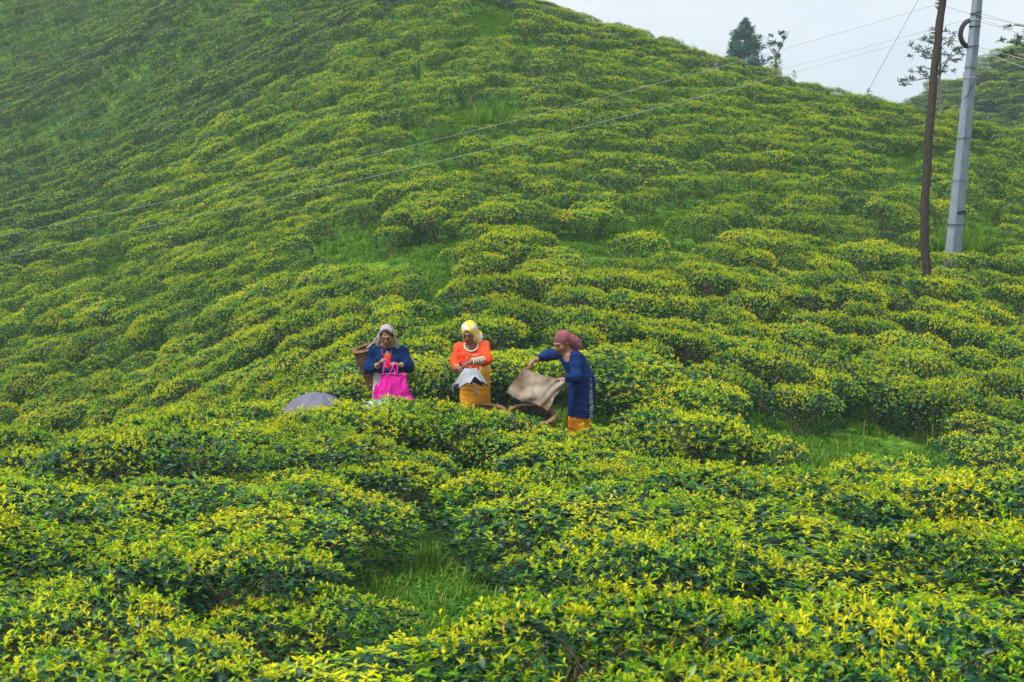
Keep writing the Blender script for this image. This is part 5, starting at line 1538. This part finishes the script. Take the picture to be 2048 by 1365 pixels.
# beige sack held open by the right picker
C0 = np.array([CXp, CYp, cgz])
def sack():
    t = empty('sack', W(1070, 780, 14.85))
    o0 = np.array(t.location)
    TL, TR, BR, BL = W(1047, 736, 14.98), W(1129, 764, 14.90), W(1094, 819, 14.70), W(1013, 786, 14.78)
    def layer(off, seed, sag):
        nu, nv = 34, 34
        u = np.linspace(0, 1, nu)[:, None, None]; v = np.linspace(0, 1, nv)[None, :, None]
        P = (TL * (1 - u) + TR * u) * (1 - v) + (BL * (1 - u) + BR * u) * v
        uu, vv = np.broadcast_to(u[..., 0], (nu, nv)), np.broadcast_to(v[..., 0], (nu, nv))
        P[..., 2] -= sag * np.sin(math.pi * np.clip(uu / .72, 0, 1)) * (1 - vv) * .5
        f = .018 * np.sin(9 * uu + 3 * vv + seed) * (.3 + vv) + .014 * snoise(np.stack([uu, vv], -1) * 5, seed + 3, 3) + .009 * snoise(np.stack([uu, vv * .6], -1) * 13, seed + 4, 3) + .05 * np.sin(math.pi * uu) * np.sin(math.pi * np.clip(vv, 0, 1)) * (1 if off < 0 else -.5)
        # the free flap on the right falls in sharper folds
        f += .022 * np.clip((uu - .68) / .3, 0, 1) * np.sin(34 * uu + 6 * vv)
        P[..., 1] += f * (1 if off > 0 else -1) + off
        P[..., 0] += .012 * np.sin(7 * vv + seed) * uu + .006 * snoise(np.stack([uu, vv], -1) * 6, seed + 8, 2)
        P[..., 2] += .010 * np.sin(8 * uu + seed) * vv
        return P - o0
    for nm, off, sd, sg in (('front_layer', -.022, 2, .020), ('back_layer', .022, 5, .045)):
        mb = MB(); mb.grid(layer(off, sd, sg)); o = mb.build(nm, M_JUTE, t)
        md = o.modifiers.new('thickness', 'SOLIDIFY'); md.thickness = .003
    P = layer(-.024, 2, .020)
    mb = MB(); mb.tube(P[:, 0], .0055, 6); mb.tube(P[0, :], .0040, 6); mb.tube(P[:, -1], .0045, 6); mb.build('hem', M_JUTE, t)
    tag(t, 'worn beige sack held open above the tilted basket', 'sack')
sack()

# bright pink bag
def pink_bag():
    t = empty('bag', q0 + np.array([.085, -.36, .66]) * PA_S); t.scale = (PA_S,) * 3
    s = SDF((-.26, -.16, -.02), (.28, .16, .36), .005)
    s.loft([.0, .03, .12, .22, .30, .325], [.010, .010, .005, -.010, -.022, -.024], [0, 0, 0, 0, 0, 0], [.200, .210, .192, .160, .138, .136], [.030, .045, .055, .045, .030, .026], .01, .10, 6, .7)
    s.cone((.15, 0, .05), (.235, -.01, .028), .035, .016, .03)
    s.wrinkle(.012, 20, 41, (1, 1, .30)); s.wrinkle(.006, 44, 42, (1.2, 1, .45))
    obj('pouch', s.mesh('pouch', [M_PINK], 1), t)
    mb = MB(); a_ = np.linspace(0, 6.283, 40, endpoint=False)
    mb.tube(np.stack([-.024 + .137 * np.cos(a_), .028 * np.sin(a_), .326 + .006 * np.sin(3 * a_)], -1), .0055, 6, closed=True); mb.build('seam', simple_mat('dark_seam', (.10, .004, .06), (.14, .01, .08)), t)
    L = lambda p: (np.array(p) - np.array([.085, -.36, .66]))
    for pts in ([(-.020, -.375, .985), (-.014, -.37, 1.05), (-.005, -.345, 1.125), (.008, -.34, 1.155)], [(.145, -.375, .985), (.095, -.37, 1.06), (.045, -.355, 1.12), (.006, -.34, 1.155)],
                [(.055, -.36, .985), (.075, -.355, 1.04), (.10, -.34, 1.09), (.12, -.325, 1.105)], [(.135, -.35, .985), (.142, -.35, 1.03), (.138, -.335, 1.075), (.12, -.325, 1.105)]):
        ribbon('strap', [L(p) for p in pts], .017, M_PINK, t, (0, -1, 0), .003)
    tag(t, 'bright pink cloth bag hanging from the hands of the woman in navy cardigan', 'bag')
pink_bag()

# crumpled green and white netting beneath it
def netting():
    c = W(765, 806, 14.98); t_loc = np.array(c)
    nu, nv = 60, 30
    u = np.linspace(-1, 1, nu)[:, None]; v = np.linspace(-1, 1, nv)[None, :]
    X = u * .22 + 0 * v; Y = v * .14 + 0 * u
    uv = np.stack([X, Y], -1)
    Z = .030 * (1 - u ** 2) + .012 * snoise(uv, 71, 2, 16) + .010 * np.abs(snoise(uv, 72, 3, 40)) - .09 * np.abs(v) ** 3 + .014 * np.sin(7 * u + 4 * v)
    mb = MB(); mb.grid(np.stack([X + .03 * snoise(uv, 73, 2, 12), Y, Z], -1))
    o = mb.build('netting', M_NET, None, loc=t_loc)
    md = o.modifiers.new('thickness', 'SOLIDIFY'); md.thickness = .003
    tag(o, 'crumpled green and white netting lying under the pink bag', 'netting')
netting()

# half-folded grey umbrella held by the middle picker
def folded_umbrella():
    o0 = np.array([BXp, BYp, bgz]) + np.array([-.015, -.355, .90]) * PB_S
    t = empty('folded_umbrella', o0); t.scale = (PB_S,) * 3
    n, m = 128, 14
    th = np.linspace(0, 2 * math.pi, n, endpoint=False)[:, None]; v = np.linspace(0, 1, m)[None, :]
    fold = np.abs(np.sin(4 * th)) ** .8                     # 8 slack panels between ribs
    tilt = .30
    def surf(shrink):
        R0 = .055 + (.195 - .055) * v ** .8
        rr = R0 * (1 - .30 * v * fold + .05 * np.sin(3 * th + 1)) - shrink
        X = rr * 1.05 * np.cos(th); Y = rr * .62 * np.sin(th)
        front = np.exp(-((np.arctan2(np.sin(th + 1.25), np.cos(th + 1.25))) / .55) ** 2)     # the panel that gapes open to the front
        Z = .165 - v * (.215 + .02 * np.sin(2 * th)) + v ** 2 * (.045 * fold + .075 * front)
        Y = Y - v * .03
        return np.stack([X, Y, Z], -1)
    mb = MB(); mb.grid(surf(0), True); cv = mb.build('canopy', M_UGREY, t)
    mb = MB(); mb.grid(surf(.004) + np.array([0, 0, -.002]), True); mb.build('lining', M_UNAVY, cv)
    # the dark lower edge band
    S = surf(-.001); mb = MB(); mb.grid(S[:, -2:], True); mb.build('hem_band', M_UNAVY, cv)
    S = surf(-.002)
    for k in range(8):
        i = int(round(k * n / 8)) % n
        mb = MB(); mb.tube(S[i, ::2], .0022, 4); mb.build('rib', M_STEEL, t)
    mb = MB(); mb.tube([(0, 0, .175), (.02, -.01, .0), (.055, -.02, -.10)], .0055, 6); mb.build('shaft', M_STEEL, t)
    mb = MB(); mb.tube([(.050, -.02, -.06), (.060, -.022, -.12), (.066, -.024, -.165)], [.014, .016, .014], 10); mb.build('handle', M_UGREY, t)
    ribbon('tie_strap', [(-.16, -.05, .02), (-.205, -.06, -.03), (-.205, -.06, -.08), (-.19, -.06, -.115)], .010, M_STRAP, t, (0, -1, 0), .002)
    tag(t, 'half-folded grey umbrella with navy underside held by the woman in orange', 'umbrella', 'umbrellas')
folded_umbrella()

# open lavender umbrella resting on the bushes
def open_umbrella():
    c = W(637, 822, 15.15)
    t = empty('open_umbrella', c); t.rotation_euler = (math.radians(-6), math.radians(9), .2)
    n, m, R0 = 96, 14, .39
    th = np.linspace(0, 2 * math.pi, n, endpoint=False)[:, None]; v = np.linspace(0, 1, m)[None, :]
    f = np.abs(np.sin(4 * th)) ** 2
    def surf(dr):
        rr = (R0 * np.sin(v * 1.12) / np.sin(1.12)) * (1 - .060 * f * v ** .5)
        Z = .20 - .26 * (1 - np.cos(v * 1.12)) / (1 - math.cos(1.12)) - .012 * f * np.sin(v * math.pi) + dr
        return np.stack([rr * np.cos(th), rr * np.sin(th), Z + 0 * th], -1)
    mb = MB(); mb.grid(surf(0), True); cv = mb.build('canopy', M_LAV, t)
    md = cv.modifiers.new('thickness', 'SOLIDIFY'); md.thickness = .0015
    S = surf(-.006)
    for k in range(8):
        i = int(round(k * n / 8))
        mb = MB(); mb.tube(S[i], .0025, 4); mb.build('rib', M_STEEL, t)
    mb = MB(); mb.tube([(0, 0, .235), (0, 0, -.35)], .006, 8); mb.build('shaft', M_STEEL, t)
    mb = MB(); mb.tube([(0, 0, .20), (0, 0, .25)], [.010, .004], 8); mb.build('tip', M_CABLE, t)
    mb = MB(); mb.tube([(0, 0, -.34), (0, 0, -.40), (.02, 0, -.44), (.05, 0, -.44), (.065, 0, -.41)], .012, 8); mb.build('handle', M_CABLE, t)
    mb = MB(); p = S[70, 9]; mb.tube([p + [0, 0, .006], p + [.02, -.012, .010]], .006, 5); mb.build('tie_button', M_CABLE, t)
    tag(t, 'open lavender umbrella lying on the bushes beside the pickers', 'umbrella', 'umbrellas')
open_umbrella()

# single grass stalks standing up out of the tea
def stalks(label, px_, py_top, py_base, seed, n=3, w=.007):
    """a few stiff blades whose tips reach a measured height"""
    p = pix_ground(px_, py_base, BUSH_H * .9); g = float(gz(p[0], p[1])); r = np.random.default_rng(seed)
    top = W(px_, py_top, p[1])[2] - g
    mb = MB()
    for k in range(n):
        a_ = r.normal(0, .05); h = top * (1 if k == 0 else r.uniform(.75, .97)); x0 = r.normal(0, .015 + .01 * n); y0 = r.normal(0, .03)
        z = np.linspace(0, 1, 7)
        c = np.stack([x0 + a_ * z + .05 * r.normal() * z ** 3, y0 + .02 * z, h * z], -1)
        ww = w * (1 - z ** 3 * .9)
        G = np.stack([c - np.array([1, 0, 0]) * ww[:, None], c + np.array([0, -1, 0]) * (ww * .35)[:, None], c + np.array([1, 0, 0]) * ww[:, None], c + np.array([0, 1, 0]) * (ww * .2)[:, None]], 0)
        mb.grid(G, True)
    me = mb.mesh('grass_stalk', M_GRASS, attr=None)
    at = me.attributes.new('tint', 'FLOAT', 'POINT'); at.data.foreach_set('value', np.full(len(me.vertices), .75, np.float32))
    o = obj('grass_stalk', me, None, (p[0], p[1], g))
    tag(o, label, 'grass', 'grass stalks standing above the tea')
stalks('tall pale grass blade standing in the tea left of the narrow path', 398, 905, 975, 1, 2)
stalks('pair of grass blades standing in the tea right of the narrow path', 1050, 925, 985, 2, 3)
stalks('thin grass stalk on the crest left of the lavender umbrella', 290, 800, 855, 3, 4)
stalks('grass blade at the near edge of the grassy clearing', 1578, 895, 965, 4, 2)
stalks('broad grass blade at the right end of the grassy clearing', 1890, 910, 965, 5, 1, .011)
stalks('tuft of tall bright grass in the rows above the clearing', 1885, 730, 790, 6, 9)
stalks('bright grass tuft on the slope left of the middle spur', 500, 480, 505, 7, 8)
stalks('pale grass tuft above the woman in the long navy dress', 1105, 545, 570, 8, 7)
# ---------------------------------------------------------------- the misty air
def haze_box():
    lo = np.array([GX[0] - 5, GY[0] - 5, min(ZZ.min(), HZ.min()) - 1.0]); hi = np.array([GX[-1] + 5, GY[-1] + 5, 21.0])
    c, s = (lo + hi) / 2, hi - lo
    mb = MB(); mb.box((0, 0, 0), s)
    m = bpy.data.materials.new('misty_air'); m.use_nodes = True
    nt = m.node_tree; nt.nodes.clear()
    out = nt.nodes.new('ShaderNodeOutputMaterial'); v = nt.nodes.new('ShaderNodeVolumePrincipled')
    v.inputs['Color'].default_value = (0.68, 0.85, 1.0, 1)
    v.inputs['Density'].default_value = 0.0010
    v.inputs['Anisotropy'].default_value = 0.0
    nt.links.new(v.outputs['Volume'], out.inputs['Volume'])
    o = mb.build('haze', m, None, smooth=False, loc=c)
    tag(o, 'thin mist in the air over the hillside', 'haze', None, 'stuff')
haze_box()
